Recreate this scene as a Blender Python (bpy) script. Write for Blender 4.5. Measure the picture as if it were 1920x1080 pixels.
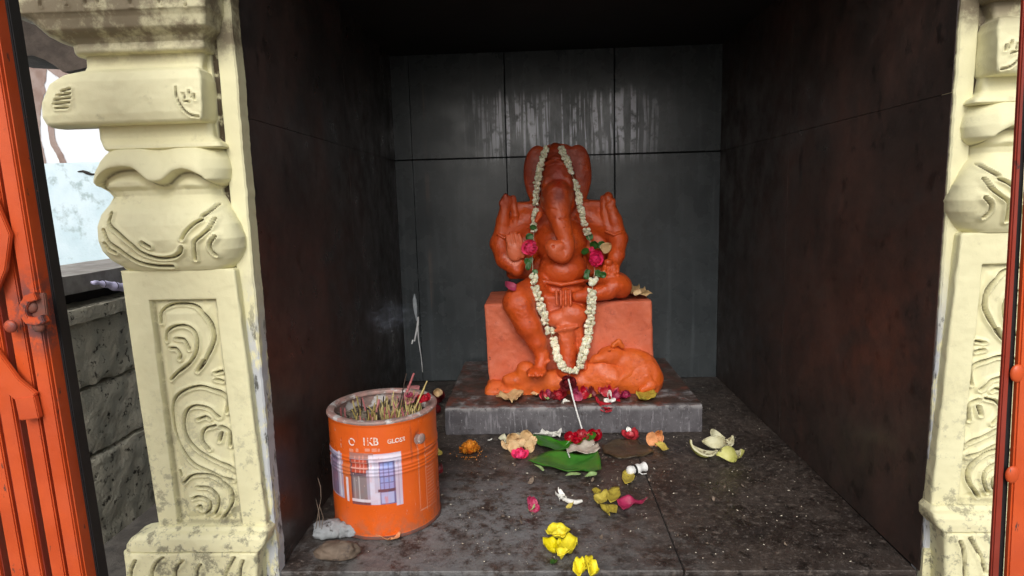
import bpy, bmesh, math, random
import numpy as np
from mathutils import Vector, Matrix, noise as mnoise

random.seed(7); RNG = np.random.default_rng(7)
scene = bpy.context.scene
for o in list(bpy.data.objects): bpy.data.objects.remove(o)
COL = scene.collection

# ------------------------------------------------------------------ camera
CAM = dict(loc=(-0.0627, -1.78, 0.5216), yaw=0.0414, pitch=0.1397, roll=-0.0266, f=1177.6)
def cam_axes():
    cy, sy = math.cos(CAM['yaw']), math.sin(CAM['yaw']); cp, sp = math.cos(CAM['pitch']), math.sin(CAM['pitch'])
    cr, sr = math.cos(CAM['roll']), math.sin(CAM['roll'])
    f = np.array([-sy*cp, cy*cp, -sp]); r = np.array([cy, sy, 0.0]); u = np.cross(r, f)
    return cr*r+sr*u, -sr*r+cr*u, f
R_, U_, F_ = cam_axes()
cd = bpy.data.cameras.new('camera'); co = bpy.data.objects.new('camera', cd); COL.objects.link(co)
cd.sensor_width = 36; cd.lens = 36*CAM['f']/1920; cd.clip_start = 0.02; cd.clip_end = 500
m = Matrix.Identity(4)
for i in range(3):
    m[i][0] = R_[i]; m[i][1] = U_[i]; m[i][2] = -F_[i]; m[i][3] = CAM['loc'][i]
co.matrix_world = m
scene.camera = co

# ------------------------------------------------------------------ light
SUN_EL, SUN_AZ = 38, 4          # overcast daylight from in front of the niche, a little to the left
w = bpy.data.worlds.new('World'); scene.world = w; w.use_nodes = True
nt = w.node_tree; nt.nodes.clear()
sky = nt.nodes.new('ShaderNodeTexSky'); sky.sky_type = 'NISHITA'; sky.sun_disc = False
sky.sun_elevation = math.radians(SUN_EL); sky.sun_rotation = math.radians(180+SUN_AZ)
sky.air_density = 1.0; sky.dust_density = 4.0
hs = nt.nodes.new('ShaderNodeHueSaturation'); hs.inputs['Saturation'].default_value = 0.3
bg = nt.nodes.new('ShaderNodeBackground'); bg.inputs['Strength'].default_value = 0.12
wo = nt.nodes.new('ShaderNodeOutputWorld')
nt.links.new(sky.outputs[0], hs.inputs['Color']); nt.links.new(hs.outputs[0], bg.inputs[0]); nt.links.new(bg.outputs[0], wo.inputs[0])
sl = bpy.data.lights.new('sun', 'SUN'); sl.energy = 1.0; sl.angle = math.radians(30); sl.color = (1, .97, .92)
so = bpy.data.objects.new('sun', sl); COL.objects.link(so)
a = math.radians(SUN_AZ); e = math.radians(SUN_EL)
sdir = Vector((-math.sin(a)*math.cos(e), -math.cos(a)*math.cos(e), math.sin(e)))
so.rotation_euler = sdir.to_track_quat('Z', 'Y').to_euler()
scene.view_settings.view_transform = 'Standard'; scene.view_settings.look = 'None'
scene.view_settings.gamma = 1; scene.view_settings.exposure = 0.35
scene.render.engine = 'CYCLES'

# ------------------------------------------------------------------ helpers
def at(u, v, ax, val):
    """point where the line of sight of photo position (u,v) meets the plane axis=val"""
    d = F_+(u-960)/CAM['f']*R_-(v-540)/CAM['f']*U_
    t = (val-CAM['loc'][ax])/d[ax]
    return np.array(CAM['loc'])+t*d
def S(u, v, y): return at(u, v, 1, y)
def FL(u, v, z=0.0): return at(u, v, 2, z)

def smoothmesh(me, ang=None):
    me.polygons.foreach_set('use_smooth', [True]*len(me.polygons))
    if ang is not None: me.set_sharp_from_angle(angle=math.radians(ang))
def link(name, me, mats, parent=None):
    o = bpy.data.objects.new(name, me); COL.objects.link(o)
    if mats is not None:
        for mm in (mats if isinstance(mats, (list, tuple)) else [mats]): me.materials.append(mm)
    if parent is not None: o.parent = parent
    return o
def mk(name, V, Fc, mat, parent=None, smooth=True, ang=None, origin=None):
    V = np.asarray(V, float)
    if origin is not None: V = V-np.asarray(origin)
    me = bpy.data.meshes.new(name); me.from_pydata(V.tolist(), [], [tuple(map(int, f)) for f in Fc]); me.update()
    if smooth: smoothmesh(me, ang)
    o = link(name, me, mat, parent)
    if origin is not None: o.location = origin
    return o
def bmo(name, bm, mat, parent=None, smooth=False, ang=None):
    me = bpy.data.meshes.new(name); bm.to_mesh(me); bm.free()
    if smooth: smoothmesh(me, ang)
    return link(name, me, mat, parent)
def tag(o, label=None, cat=None, group=None, kind=None):
    if label: o['label'] = label
    if cat: o['category'] = cat
    if group: o['group'] = group
    if kind: o['kind'] = kind
    return o
def empty(name, loc, label, cat, group=None):
    o = bpy.data.objects.new(name, None); COL.objects.link(o); o.location = loc; o.empty_display_size = .02
    return tag(o, label, cat, group)
def keep(o, par):            # parent a mesh built in world coordinates under a moved empty
    o.parent = par; o.matrix_parent_inverse = Matrix.Translation(-Vector(par.location)); return o
def add_box(bm, a, b, bev=0.0, jit=0.0, seg=2):
    a = Vector(a); b = Vector(b); c = (a+b)/2; s = b-a
    g = bmesh.ops.create_cube(bm, size=1, matrix=Matrix.Translation(c)@Matrix.Diagonal((s.x, s.y, s.z, 1)))
    vs = g['verts']
    if jit:
        for v in vs: v.co += Vector([random.uniform(-jit, jit) for _ in range(3)])
    if bev:
        es = list({e for v in vs for e in v.link_edges})
        bmesh.ops.bevel(bm, geom=es, offset=bev, segments=seg, affect='EDGES', profile=.6)
def box(name, a, b, mat, parent=None, bev=0.0, jit=0.0, seg=2):
    bm = bmesh.new(); add_box(bm, a, b, bev, jit, seg)
    return bmo(name, bm, mat, parent, smooth=bev > 0, ang=40)
def tube_vf(P, rad, n=8, caps=True):
    P = [Vector(tuple(p)) for p in P]; V = []; Fc = []
    if not hasattr(rad, '__len__'): rad = [rad]*len(P)
    prev = None; rad = [float(q) for q in rad]
    for i, p in enumerate(P):
        t = (P[min(i+1, len(P)-1)]-P[max(i-1, 0)]).normalized()
        if prev is None: prev = Vector((0, 0, 1)) if abs(t.z) < .9 else Vector((1, 0, 0))
        x = t.cross(prev).normalized(); y = x.cross(t).normalized(); prev = y
        for k in range(n):
            an = 2*math.pi*k/n
            V.append(tuple(p+rad[i]*(math.cos(an)*x+math.sin(an)*y)))
    for i in range(len(P)-1):
        for k in range(n):
            k2 = (k+1) % n; Fc.append((i*n+k, i*n+k2, (i+1)*n+k2, (i+1)*n+k))
    if caps:
        Fc.append(tuple(range(n))[::-1]); Fc.append(tuple((len(P)-1)*n+k for k in range(n)))
    return V, Fc
def tube(name, P, rad, mat, parent=None, n=8):
    V, Fc = tube_vf(P, rad, n); return mk(name, V, Fc, mat, parent, True, 50)
def cat_vf(L):
    V = []; Fc = []
    for v, f in L:
        o = len(V); V += list(v); Fc += [tuple(i+o for i in q) for q in f]
    return V, Fc

# ------------------------------------------------------------------ materials
def newmat(name):
    mm = bpy.data.materials.new(name); mm.use_nodes = True
    n = mm.node_tree; b = n.nodes['Principled BSDF']; return mm, n, b
def N(n, t, **kw):
    x = n.nodes.new(t)
    for k, v in kw.items(): setattr(x, k, v)
    return x
def noise(n, vec, scale, detail=4, rough=.6, dist=0.0):
    x = N(n, 'ShaderNodeTexNoise'); x.inputs['Scale'].default_value = scale; x.inputs['Detail'].default_value = detail
    x.inputs['Roughness'].default_value = rough; x.inputs['Distortion'].default_value = dist
    n.links.new(vec, x.inputs['Vector']); return x.outputs['Fac']
def ramp(n, fac, a, b, lo=0.0, hi=1.0):
    x = N(n, 'ShaderNodeMapRange'); x.interpolation_type = 'SMOOTHSTEP'
    n.links.new(fac, x.inputs['Value'])
    for k, v in zip(('From Min', 'From Max', 'To Min', 'To Max'), (a, b, lo, hi)): x.inputs[k].default_value = v
    return x.outputs['Result']
def mix(n, fac, a, b):
    x = N(n, 'ShaderNodeMix', data_type='RGBA')
    for i, s in ((6, a), (7, b)):
        if isinstance(s, (tuple, list)): x.inputs[i].default_value = (*s[:3], 1)
        else: n.links.new(s, x.inputs[i])
    if isinstance(fac, (int, float)): x.inputs[0].default_value = fac
    else: n.links.new(fac, x.inputs[0])
    return x.outputs[2]
def math_(n, op, a, b=None):
    x = N(n, 'ShaderNodeMath', operation=op)
    for i, s in enumerate((a, b)):
        if s is None: continue
        if isinstance(s, (int, float)): x.inputs[i].default_value = s
        else: n.links.new(s, x.inputs[i])
    return x.outputs[0]
def pos(n, scale=(1, 1, 1), loc=(0, 0, 0)):
    g = N(n, 'ShaderNodeNewGeometry'); mp = N(n, 'ShaderNodeMapping')
    mp.inputs['Scale'].default_value = scale; mp.inputs['Location'].default_value = loc
    n.links.new(g.outputs['Position'], mp.inputs['Vector']); return mp.outputs[0]
def objc(n, scale=(1, 1, 1)):
    g = N(n, 'ShaderNodeTexCoord'); mp = N(n, 'ShaderNodeMapping'); mp.inputs['Scale'].default_value = scale
    n.links.new(g.outputs['Object'], mp.inputs['Vector']); return mp.outputs[0]
def bump(n, b, h, strength, dist=0.001, prev=None):
    x = N(n, 'ShaderNodeBump'); x.inputs['Strength'].default_value = strength; x.inputs['Distance'].default_value = dist
    n.links.new(h, x.inputs['Height'])
    if prev is not None: n.links.new(prev, x.inputs['Normal'])
    n.links.new(x.outputs[0], b.inputs['Normal']); return x.outputs[0]
def M(name, c1, c2, scale=20, rough=.7, bs=200, bstr=.5, bd=.001, c3=None, s3=60, t3=(.58, .72), spec=.5, sss=0, rnd=0.0, vec='pos', detail=5, trans=0):
    mm, n, b = newmat(name)
    v = pos(n) if vec == 'pos' else objc(n)
    col = mix(n, ramp(n, noise(n, v, scale, detail), .35, .65), c1, c2)
    if c3 is not None: col = mix(n, ramp(n, noise(n, v, s3, 5, .65), *t3), col, c3)
    if rnd:
        oi = N(n, 'ShaderNodeObjectInfo'); h = N(n, 'ShaderNodeHueSaturation')
        n.links.new(ramp(n, oi.outputs['Random'], 0, 1, 1-rnd, 1+rnd), h.inputs['Value']); n.links.new(col, h.inputs['Color'])
        n.links.new(ramp(n, oi.outputs['Random'], 0, 1, 1+rnd*.3, 1-rnd*.5), h.inputs['Saturation']); col = h.outputs[0]
    n.links.new(col, b.inputs['Base Color'])
    b.inputs['Roughness'].default_value = rough; b.inputs['Specular IOR Level'].default_value = spec
    if sss: b.inputs['Subsurface Weight'].default_value = sss; b.inputs['Subsurface Scale'].default_value = .004
    if bstr: bump(n, b, noise(n, v, bs, 6, .6), bstr, bd)
    return mm

# yellow lime paint on cast cement, dirt sitting in carved grooves ('dirt' attribute)
def yellow_mat(name, gray_low=False):
    mm, n, b = newmat(name); v = pos(n)
    col = mix(n, ramp(n, noise(n, v, 9, 5), .3, .7), (.80, .765, .49), (.74, .70, .44))
    col = mix(n, ramp(n, noise(n, v, 40, 6, .7), .58, .78, 0, .5), col, (.40, .37, .22))
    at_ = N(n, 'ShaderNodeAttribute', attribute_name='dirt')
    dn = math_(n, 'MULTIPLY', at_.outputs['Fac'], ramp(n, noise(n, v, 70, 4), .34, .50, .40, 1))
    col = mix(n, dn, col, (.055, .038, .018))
    # grime speckle growing towards the foot of the pillar where splashes reach
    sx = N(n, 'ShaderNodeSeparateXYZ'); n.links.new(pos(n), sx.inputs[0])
    hi_ = math_(n, 'MULTIPLY', ramp(n, sx.outputs['Z'], .690, .735), ramp(n, noise(n, v, 22, 6, .7), .36, .56, .35, .95)); col = mix(n, hi_, col, (.17, .135, .085))  # cornice soot, also painting in the dim upper band
    low = ramp(n, sx.outputs['Z'], .35, .02, 0, 1)
    gr = math_(n, 'MULTIPLY', low, ramp(n, noise(n, v, 55, 7, .75), .50, .62))
    col = mix(n, math_(n, 'MULTIPLY', gr, .75), col, (.16, .15, .11))
    if gray_low:
        lw = ramp(n, sx.outputs['Z'], .46, .30, 0, 1)
        pk = math_(n, 'MULTIPLY', lw, ramp(n, noise(n, pos(n, (1, 1, .35)), 38, 6, .7), .40, .50))
        col = mix(n, pk, col, (.52, .54, .56))
        dk = math_(n, 'MULTIPLY', lw, ramp(n, noise(n, pos(n, (1, 1, .3)), 75, 6, .7), .55, .63))
        col = mix(n, dk, col, (.09, .09, .08))
    n.links.new(col, b.inputs['Base Color']); b.inputs['Roughness'].default_value = .62
    b.inputs['Specular IOR Level'].default_value = .35
    p = bump(n, b, noise(n, v, 45, 4, .5), .5, .002)
    bump(n, b, noise(n, v, 420, 5, .6), .35, .0006, p)
    return mm
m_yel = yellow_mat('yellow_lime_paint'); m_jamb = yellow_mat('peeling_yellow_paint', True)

def granite(name, base, alt, rough, streak=False, red=None, wet=.0):
    mm, n, b = newmat(name); v = pos(n)
    col = mix(n, ramp(n, noise(n, v, 7, 6, .65), .3, .7), base, alt)
    col = mix(n, ramp(n, noise(n, v, 260, 3, .7), .55, .75, 0, .35), col, tuple(c*2.2 for c in alt))
    sx = N(n, 'ShaderNodeSeparateXYZ'); n.links.new(pos(n), sx.inputs[0])
    rv = ramp(n, noise(n, v, 12, 4), .3, .7, rough*.75, min(1, rough*1.35))
    if streak:
        vert = noise(n, pos(n, (1, 1, .05)), 60, 4, .55)
        col = mix(n, ramp(n, vert, .5, .75, 0, .45), col, tuple(c*1.9 for c in alt))
        # dried milk and oil runs above the statue; the film also paints reflected glow
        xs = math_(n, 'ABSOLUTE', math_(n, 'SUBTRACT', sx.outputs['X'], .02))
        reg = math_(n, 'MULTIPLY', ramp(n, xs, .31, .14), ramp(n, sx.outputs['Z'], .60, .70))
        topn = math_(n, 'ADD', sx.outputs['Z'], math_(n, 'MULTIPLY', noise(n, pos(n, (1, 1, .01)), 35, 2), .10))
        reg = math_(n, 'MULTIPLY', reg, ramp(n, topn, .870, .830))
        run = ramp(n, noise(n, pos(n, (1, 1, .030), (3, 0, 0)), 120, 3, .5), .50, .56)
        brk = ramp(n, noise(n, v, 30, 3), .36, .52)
        glow_film = math_(n, 'MULTIPLY', reg, ramp(n, noise(n, pos(n, (1, 1, .4), (0, 0, 5)), 18, 5, .7), .38, .62, 0, .6))
        col = mix(n, glow_film, col, (.33, .34, .37))
        col = mix(n, math_(n, 'MULTIPLY', math_(n, 'MULTIPLY', reg, run), brk), col, (.88, .90, 1.0))
        # faint long runs on the lower slabs
        lr = ramp(n, noise(n, pos(n, (1, 1, .02), (9, 0, 0)), 48, 2, .5), .66, .74, 0, .5)
        lr = math_(n, 'MULTIPLY', lr, ramp(n, noise(n, v, 9, 2), .45, .6))
        col = mix(n, lr, col, (.17, .13, .11))
    if red is not None:
        rp = ramp(n, noise(n, pos(n, (1, 1, .6), (2, 5, 1)), 6, 6, .72), .40, .72, 0, 1)
        rp = math_(n, 'MULTIPLY', rp, ramp(n, sx.outputs['Y'], -.20, -.75, .10, 1))
        col = mix(n, rp, col, red)
        ch = ramp(n, noise(n, pos(n, (1, 1, .5)), 140, 4, .7), .66, .74, 0, .5)
        col = mix(n, ch, col, tuple(min(1, c*2.0) for c in red))
        bp = ramp(n, noise(n, pos(n, (1, 1, .7)), 30, 6, .7), .56, .66, 0, .7); col = mix(n, bp, col, (.012, .010, .009))
        rv = math_(n, 'MULTIPLY', rv, ramp(n, noise(n, v, 25, 5), .3, .7, .8, 1.3))
    n.links.new(col, b.inputs['Base Color']); n.links.new(rv, b.inputs['Roughness'])
    p = bump(n, b, noise(n, v, 18, 4, .5), .12, .004)
    bump(n, b, noise(n, v, 300, 5, .7), .30, .0006, p)
    return mm
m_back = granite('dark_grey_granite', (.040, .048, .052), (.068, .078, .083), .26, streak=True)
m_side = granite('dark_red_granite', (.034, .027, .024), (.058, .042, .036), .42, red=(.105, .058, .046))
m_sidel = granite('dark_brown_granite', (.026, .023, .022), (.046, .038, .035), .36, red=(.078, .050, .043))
m_ceil = M('soot_black_ceiling', (.006, .006, .006), (.010, .010, .010), 8, .8, 120, .4)
m_mort = M('dark_joint_mortar', (.008, .008, .008), (.014, .013, .012), 40, .9, 300, .6)
def step_mat():
    mm, n, b = newmat('scuffed_step_granite'); v = pos(n); sx = N(n, 'ShaderNodeSeparateXYZ'); n.links.new(v, sx.inputs[0])
    col = mix(n, ramp(n, noise(n, v, 20, 6, .7), .35, .65), (.075, .070, .076), (.125, .118, .128))
    scr = ramp(n, noise(n, pos(n, (1, 1, .10)), 130, 5, .7), .54, .66, 0, .7); col = mix(n, scr, col, (.27, .26, .28))
    col = mix(n, ramp(n, noise(n, v, 160, 4, .7), .60, .70, 0, .8), col, (.38, .37, .38))
    edge = math_(n, 'MULTIPLY', ramp(n, sx.outputs['Z'], .050, .061), ramp(n, noise(n, v, 45, 6, .75), .42, .56)); col = mix(n, edge, col, (.28, .27, .27))
    top = math_(n, 'MULTIPLY', ramp(n, sx.outputs['Z'], .0608, .0618), ramp(n, noise(n, v, 16, 6, .7), .34, .52)); top = math_(n, 'MULTIPLY', top, ramp(n, sx.outputs['Y'], -.428, -.408))
    col = mix(n, top, col, (.055, .034, .026))
    red = math_(n, 'MULTIPLY', ramp(n, sx.outputs['Z'], .0608, .0618), ramp(n, noise(n, v, 28, 5, .7), .50, .64, 0, .8)); col = mix(n, red, col, (.16, .045, .028))
    col = mix(n, ramp(n, noise(n, v, 50, 5, .7), .60, .70, 0, .8), col, (.035, .028, .026))
    n.links.new(col, b.inputs['Base Color']); n.links.new(ramp(n, noise(n, v, 22, 5), .35, .65, .35, .7), b.inputs['Roughness'])
    p = bump(n, b, noise(n, v, 40, 5), .5, .002); bump(n, b, noise(n, v, 260, 5, .7), .5, .001, p); return mm
m_slab = step_mat()
def floor_mat():
    mm, n, b = newmat('grimy_floor_granite'); v = pos(n)
    sx = N(n, 'ShaderNodeSeparateXYZ'); n.links.new(pos(n), sx.inputs[0])
    col = mix(n, ramp(n, noise(n, v, 9, 7, .7), .35, .65), (.026, .019, .016), (.066, .051, .043))
    col = mix(n, ramp(n, noise(n, v, 70, 6, .7), .52, .70, 0, .8), col, (.19, .155, .13))
    col = mix(n, ramp(n, noise(n, v, 42, 5, .65), .54, .64, 0, .85), col, (.014, .010, .008))
    col = mix(n, ramp(n, noise(n, v, 130, 5, .7), .56, .66, 0, .7), col, (.20, .175, .16))
    # grey ash and dust spread round the foot of the tin and along the front
    d1 = N(n, 'ShaderNodeVectorMath', operation='DISTANCE'); n.links.new(pos(n), d1.inputs[0]); d1.inputs[1].default_value = (-.16, -.84, 0)
    ash = math_(n, 'MULTIPLY', ramp(n, d1.outputs['Value'], .34, .05), ramp(n, noise(n, v, 24, 8, .78), .42, .56))
    col = mix(n, math_(n, 'MULTIPLY', ash, .85), col, (.20, .205, .21))
    fr = math_(n, 'MULTIPLY', ramp(n, sx.outputs['Y'], -.76, -.90), ramp(n, noise(n, v, 34, 7, .72), .46, .62, 0, .75))
    fr = math_(n, 'MULTIPLY', fr, ramp(n, sx.outputs['X'], .25, .05))
    col = mix(n, fr, col, (.17, .165, .16))
    n.links.new(col, b.inputs['Base Color'])
    n.links.new(ramp(n, noise(n, v, 14, 5),   .35, .65, .26, .62), b.inputs['Roughness'])
    p = bump(n, b, noise(n, v, 45, 7, .7), .8, .004)
    bump(n, b, noise(n, v, 260, 5, .7), .8, .0015, p)
    return mm
m_floor = floor_mat()
m_cem = M('rough_cement', (.06, .052, .045), (.10, .09, .078), 18, .9, 160, .9, .002, (.05, .045, .04), 35, (.5, .66))
m_block = M('weathered_stone_block', (.50, .47, .37), (.62, .58, .46), 14, .92, 90, 1.0, .006, (.045, .038, .026), 48, (.56, .66))
m_blue = M('pale_blue_whitewash', (.62, .74, .80), (.50, .64, .70), 7, .8, 120, .6, .003, (.34, .44, .46), 15, (.54, .68))
m_white = M('bright_white_paint', (.80, .80, .82), (.74, .75, .78), 5, .7, 90, .3)
m_brownst = M('brown_rain_stain', (.24, .16, .13), (.34, .26, .23), 14, .85, 120, .3)
m_dstone = M('brown_weathered_concrete', (.032, .024, .018), (.085, .065, .052), 11, .9, 90, .8, .004)
m_wood = M('grey_weathered_plank', (.24, .22, .20), (.36, .34, .31), 22, .85, 160, .6)
m_dark = M('dark_gap_and_moss', (.015, .012, .010), (.035, .026, .020), 20, .9, 120, .8)

def orange_paint(name, c1, c2, worn, rough=.38, amt=(.66, .74), s=30):
    mm, n, b = newmat(name); v = pos(n)
    col = mix(n, ramp(n, noise(n, v, 12, 5), .35, .65), c1, c2)
    wv = ramp(n, noise(n, v, s, 7, .75), *amt); col = mix(n, wv, col, worn)
    n.links.new(col, b.inputs['Base Color']); n.links.new(ramp(n, noise(n, v, 25, 4), .3, .7, rough*.8, rough*1.5), b.inputs['Roughness'])
    bump(n, b, noise(n, v, 90, 6, .6), .4, .001); return mm
m_gate = orange_paint('orange_gate_enamel', (.60, .088, .018), (.50, .068, .015), (.20, .050, .022), .42, (.66, .74), 22)
def gate_wear():
    n = m_gate.node_tree; b = n.nodes['Principled BSDF']; old = b.inputs['Base Color'].links[0].from_socket
    v = pos(n); d = N(n, 'ShaderNodeVectorMath', operation='DISTANCE'); n.links.new(v, d.inputs[0]); d.inputs[1].default_value = tuple(S(70, 590, -1.225))
    wr_ = math_(n, 'MULTIPLY', ramp(n, d.outputs['Value'], .055, .012), ramp(n, noise(n, v, 60, 6, .7), .40, .54))
    c = mix(n, wr_, old, (.10, .045, .045))
    ch = ramp(n, noise(n, pos(n, (1, 1, .3)), 150, 4, .7), .64, .70); c = mix(n, ch, c, (.10, .04, .03)); n.links.new(c, b.inputs['Base Color'])
gate_wear()
m_gatered = orange_paint('dark_red_oxide_paint', (.28, .035, .018), (.20, .028, .016), (.05, .02, .015), .4)
m_gateblk = M('black_gate_paint', (.006, .005, .006), (.012, .010, .011), 20, .7, 120, .4, .001, (.16, .05, .02), 60, (.70, .74))
m_rust = M('worn_purple_rust', (.20, .06, .035), (.11, .055, .045), 60, .7, 200, .6)

def statue_mat(name, c1, c2, deep, rough=.36, figure=False):
    mm, n, b = newmat(name); v = pos(n)
    col = mix(n, ramp(n, noise(n, v, 14, 5, .6), .35, .65), c1, c2)
    col = mix(n, ramp(n, noise(n, v, 34, 6, .7), .56, .72, 0, .75), col, deep)
    if figure:
        g = N(n, 'ShaderNodeAttribute', attribute_name='tint')   # vermilion smeared on brow, crown and cheeks
        sp = N(n, 'ShaderNodeSeparateColor'); n.links.new(g.outputs['Color'], sp.inputs[0])
        col = mix(n, sp.outputs[0], col, (.62, .022, .012))
        col = mix(n, math_(n, 'MULTIPLY', sp.outputs[1], ramp(n, noise(n, v, 30, 4), .3, .6, .5, 1)), col, (.27, .035, .014))
        col = mix(n, sp.outputs[2], col, (.72, .17, .075))
    col = mix(n, ramp(n, noise(n, v, 85, 4, .7), .66, .73, 0, .85), col, (.10, .022, .012))
    n.links.new(col, b.inputs['Base Color'])
    n.links.new(ramp(n, noise(n, v, 30, 5), .3, .7, rough*.7, rough*1.7), b.inputs['Roughness'])
    b.inputs['Specular IOR Level'].default_value = .55
    p = bump(n, b, noise(n, v, 55, 6, .62), .8, .0035)
    bump(n, b, noise(n, v, 330, 5, .65), .6, .0008, p)
    return mm
m_fig = statue_mat('vermilion_oiled_stone', (.62, .092, .014), (.54, .070, .012), (.33, .038, .012), .34, True)
m_blk = statue_mat('salmon_painted_block', (.66, .160, .078), (.56, .115, .050), (.38, .065, .03), .6)
m_base = statue_mat('orange_painted_base', (.68, .125, .014), (.60, .095, .012), (.36, .05, .012), .5)

m_jas = M('cream_jasmine', (.82, .79, .62), (.72, .67, .46), 160, .6, 400, .4, .0006, (.36, .27, .10), 130, (.60, .72), rnd=.16, sss=.1)
m_string = M('cotton_thread', (.55, .5, .38), (.45, .4, .28), 60, .8)
m_pink = M('hot_pink_petal', (.88, .025, .17), (.76, .015, .11), 70, .5, 250, .5, rnd=.12, sss=.1)
m_mag = M('faded_magenta_petal', (.42, .03, .10), (.27, .02, .06), 60, .5, 250, .5, rnd=.1)
m_red = M('crimson_petal', (.50, .006, .022), (.34, .005, .016), 60, .45, 250, .5, rnd=.12, sss=.05)
m_dred = M('dark_wilted_red_petal', (.20, .012, .018), (.11, .010, .012), 60, .5, 250, .5)
m_leaf = M('fresh_green_leaf', (.030, .150, .014), (.045, .21, .018), 30, .33, 200, .4, rnd=.1)
m_leafd = M('dark_green_leaf', (.020, .085, .012), (.035, .13, .02), 60, .4, 200, .4, rnd=.15)
m_leafp = M('pale_leaf_underside', (.36, .52, .22), (.28, .44, .16), 60, .5, 200, .4)
m_dry = M('dry_buff_petal', (.66, .46, .24), (.56, .36, .17), 60, .7, 200, .6, .001, (.30, .12, .035), 70, (.60, .72), rnd=.12)
m_dryo = M('dry_orange_petal', (.70, .30, .12), (.56, .22, .08), 60, .7, 200, .6, rnd=.1)
m_yelp = M('dull_yellow_petal', (.52, .42, .07), (.42, .33, .05), 60, .6, 200, .5, .001, (.14, .10, .02), 90, (.62, .70), rnd=.1)
m_byel = M('bright_yellow_petal', (.86, .72, .012), (.74, .62, .01), 70, .5, 200, .5, rnd=.06)
m_wht = M('white_petal', (.78, .78, .74), (.70, .68, .60), 60, .55, 200, .4, rnd=.06)
m_mari = M('orange_marigold_petal', (.86, .34, .02), (.72, .22, .012), 200, .6, 400, .5, rnd=.05)
m_peel = M('yellow_lime_peel', (.50, .50, .12), (.60, .58, .20), 40, .5, 300, .4, .0006, (.05, .04, .015), 45, (.54, .62))
m_pith = M('pale_peel_inside', (.66, .64, .44), (.56, .52, .30), 40, .7, 300, .4, .0006, (.16, .12, .06), 50, (.56, .68))
m_paper = M('white_paper', (.76, .76, .74), (.68, .68, .66), 60, .6, 300, .3)
m_blk_ = M('black_band', (.01, .01, .01), (.02, .02, .02), 60, .5)
m_stick = M('bare_bamboo', (.46, .38, .13), (.34, .24, .08), 80, .7, 300, .4, .001, (.12, .07, .03), 60, (.60, .7), rnd=.3)
m_stickp = M('pink_dyed_bamboo', (.50, .15, .16), (.38, .12, .12), 80, .7, 300, .4, rnd=.25)
m_stickd = M('charred_incense', (.030, .018, .014), (.05, .03, .02), 80, .8, 300, .4)
m_ash = M('incense_ash_and_sand', (.15, .125, .09), (.26, .22, .17), 60, .95, 160, 1.0, .004, (.05, .035, .025), 80, (.5, .6))
m_rockg = M('pale_grey_stone', (.36, .38, .40), (.22, .23, .23), 26, .9, 150, .8, .002, (.06, .05, .045), 40, (.55, .66))
m_rockb = M('brown_stone', (.11, .078, .055), (.20, .15, .11), 30, .75, 150, .8, .002, (.05, .035, .03), 45, (.5, .64))
m_drip = M('white_wax_run', (.88, .88, .88), (.80, .80, .80), 60, .6, 300, .3)
m_dripg = M('grey_wax_smear', (.55, .60, .63), (.42, .46, .50), 60, .6, 300, .3)
m_plastic = M('clear_dirty_plastic', (.56, .50, .42), (.42, .37, .31), 60, .2, 200, .4)
m_purple = M('lilac_striped_wrapper', (.60, .58, .80), (.50, .48, .70), 60, .4, 200, .4)
m_crumb = M('pale_crumbs', (.70, .66, .56), (.56, .50, .38), 300, .8, 200, 0, rnd=0)

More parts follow.
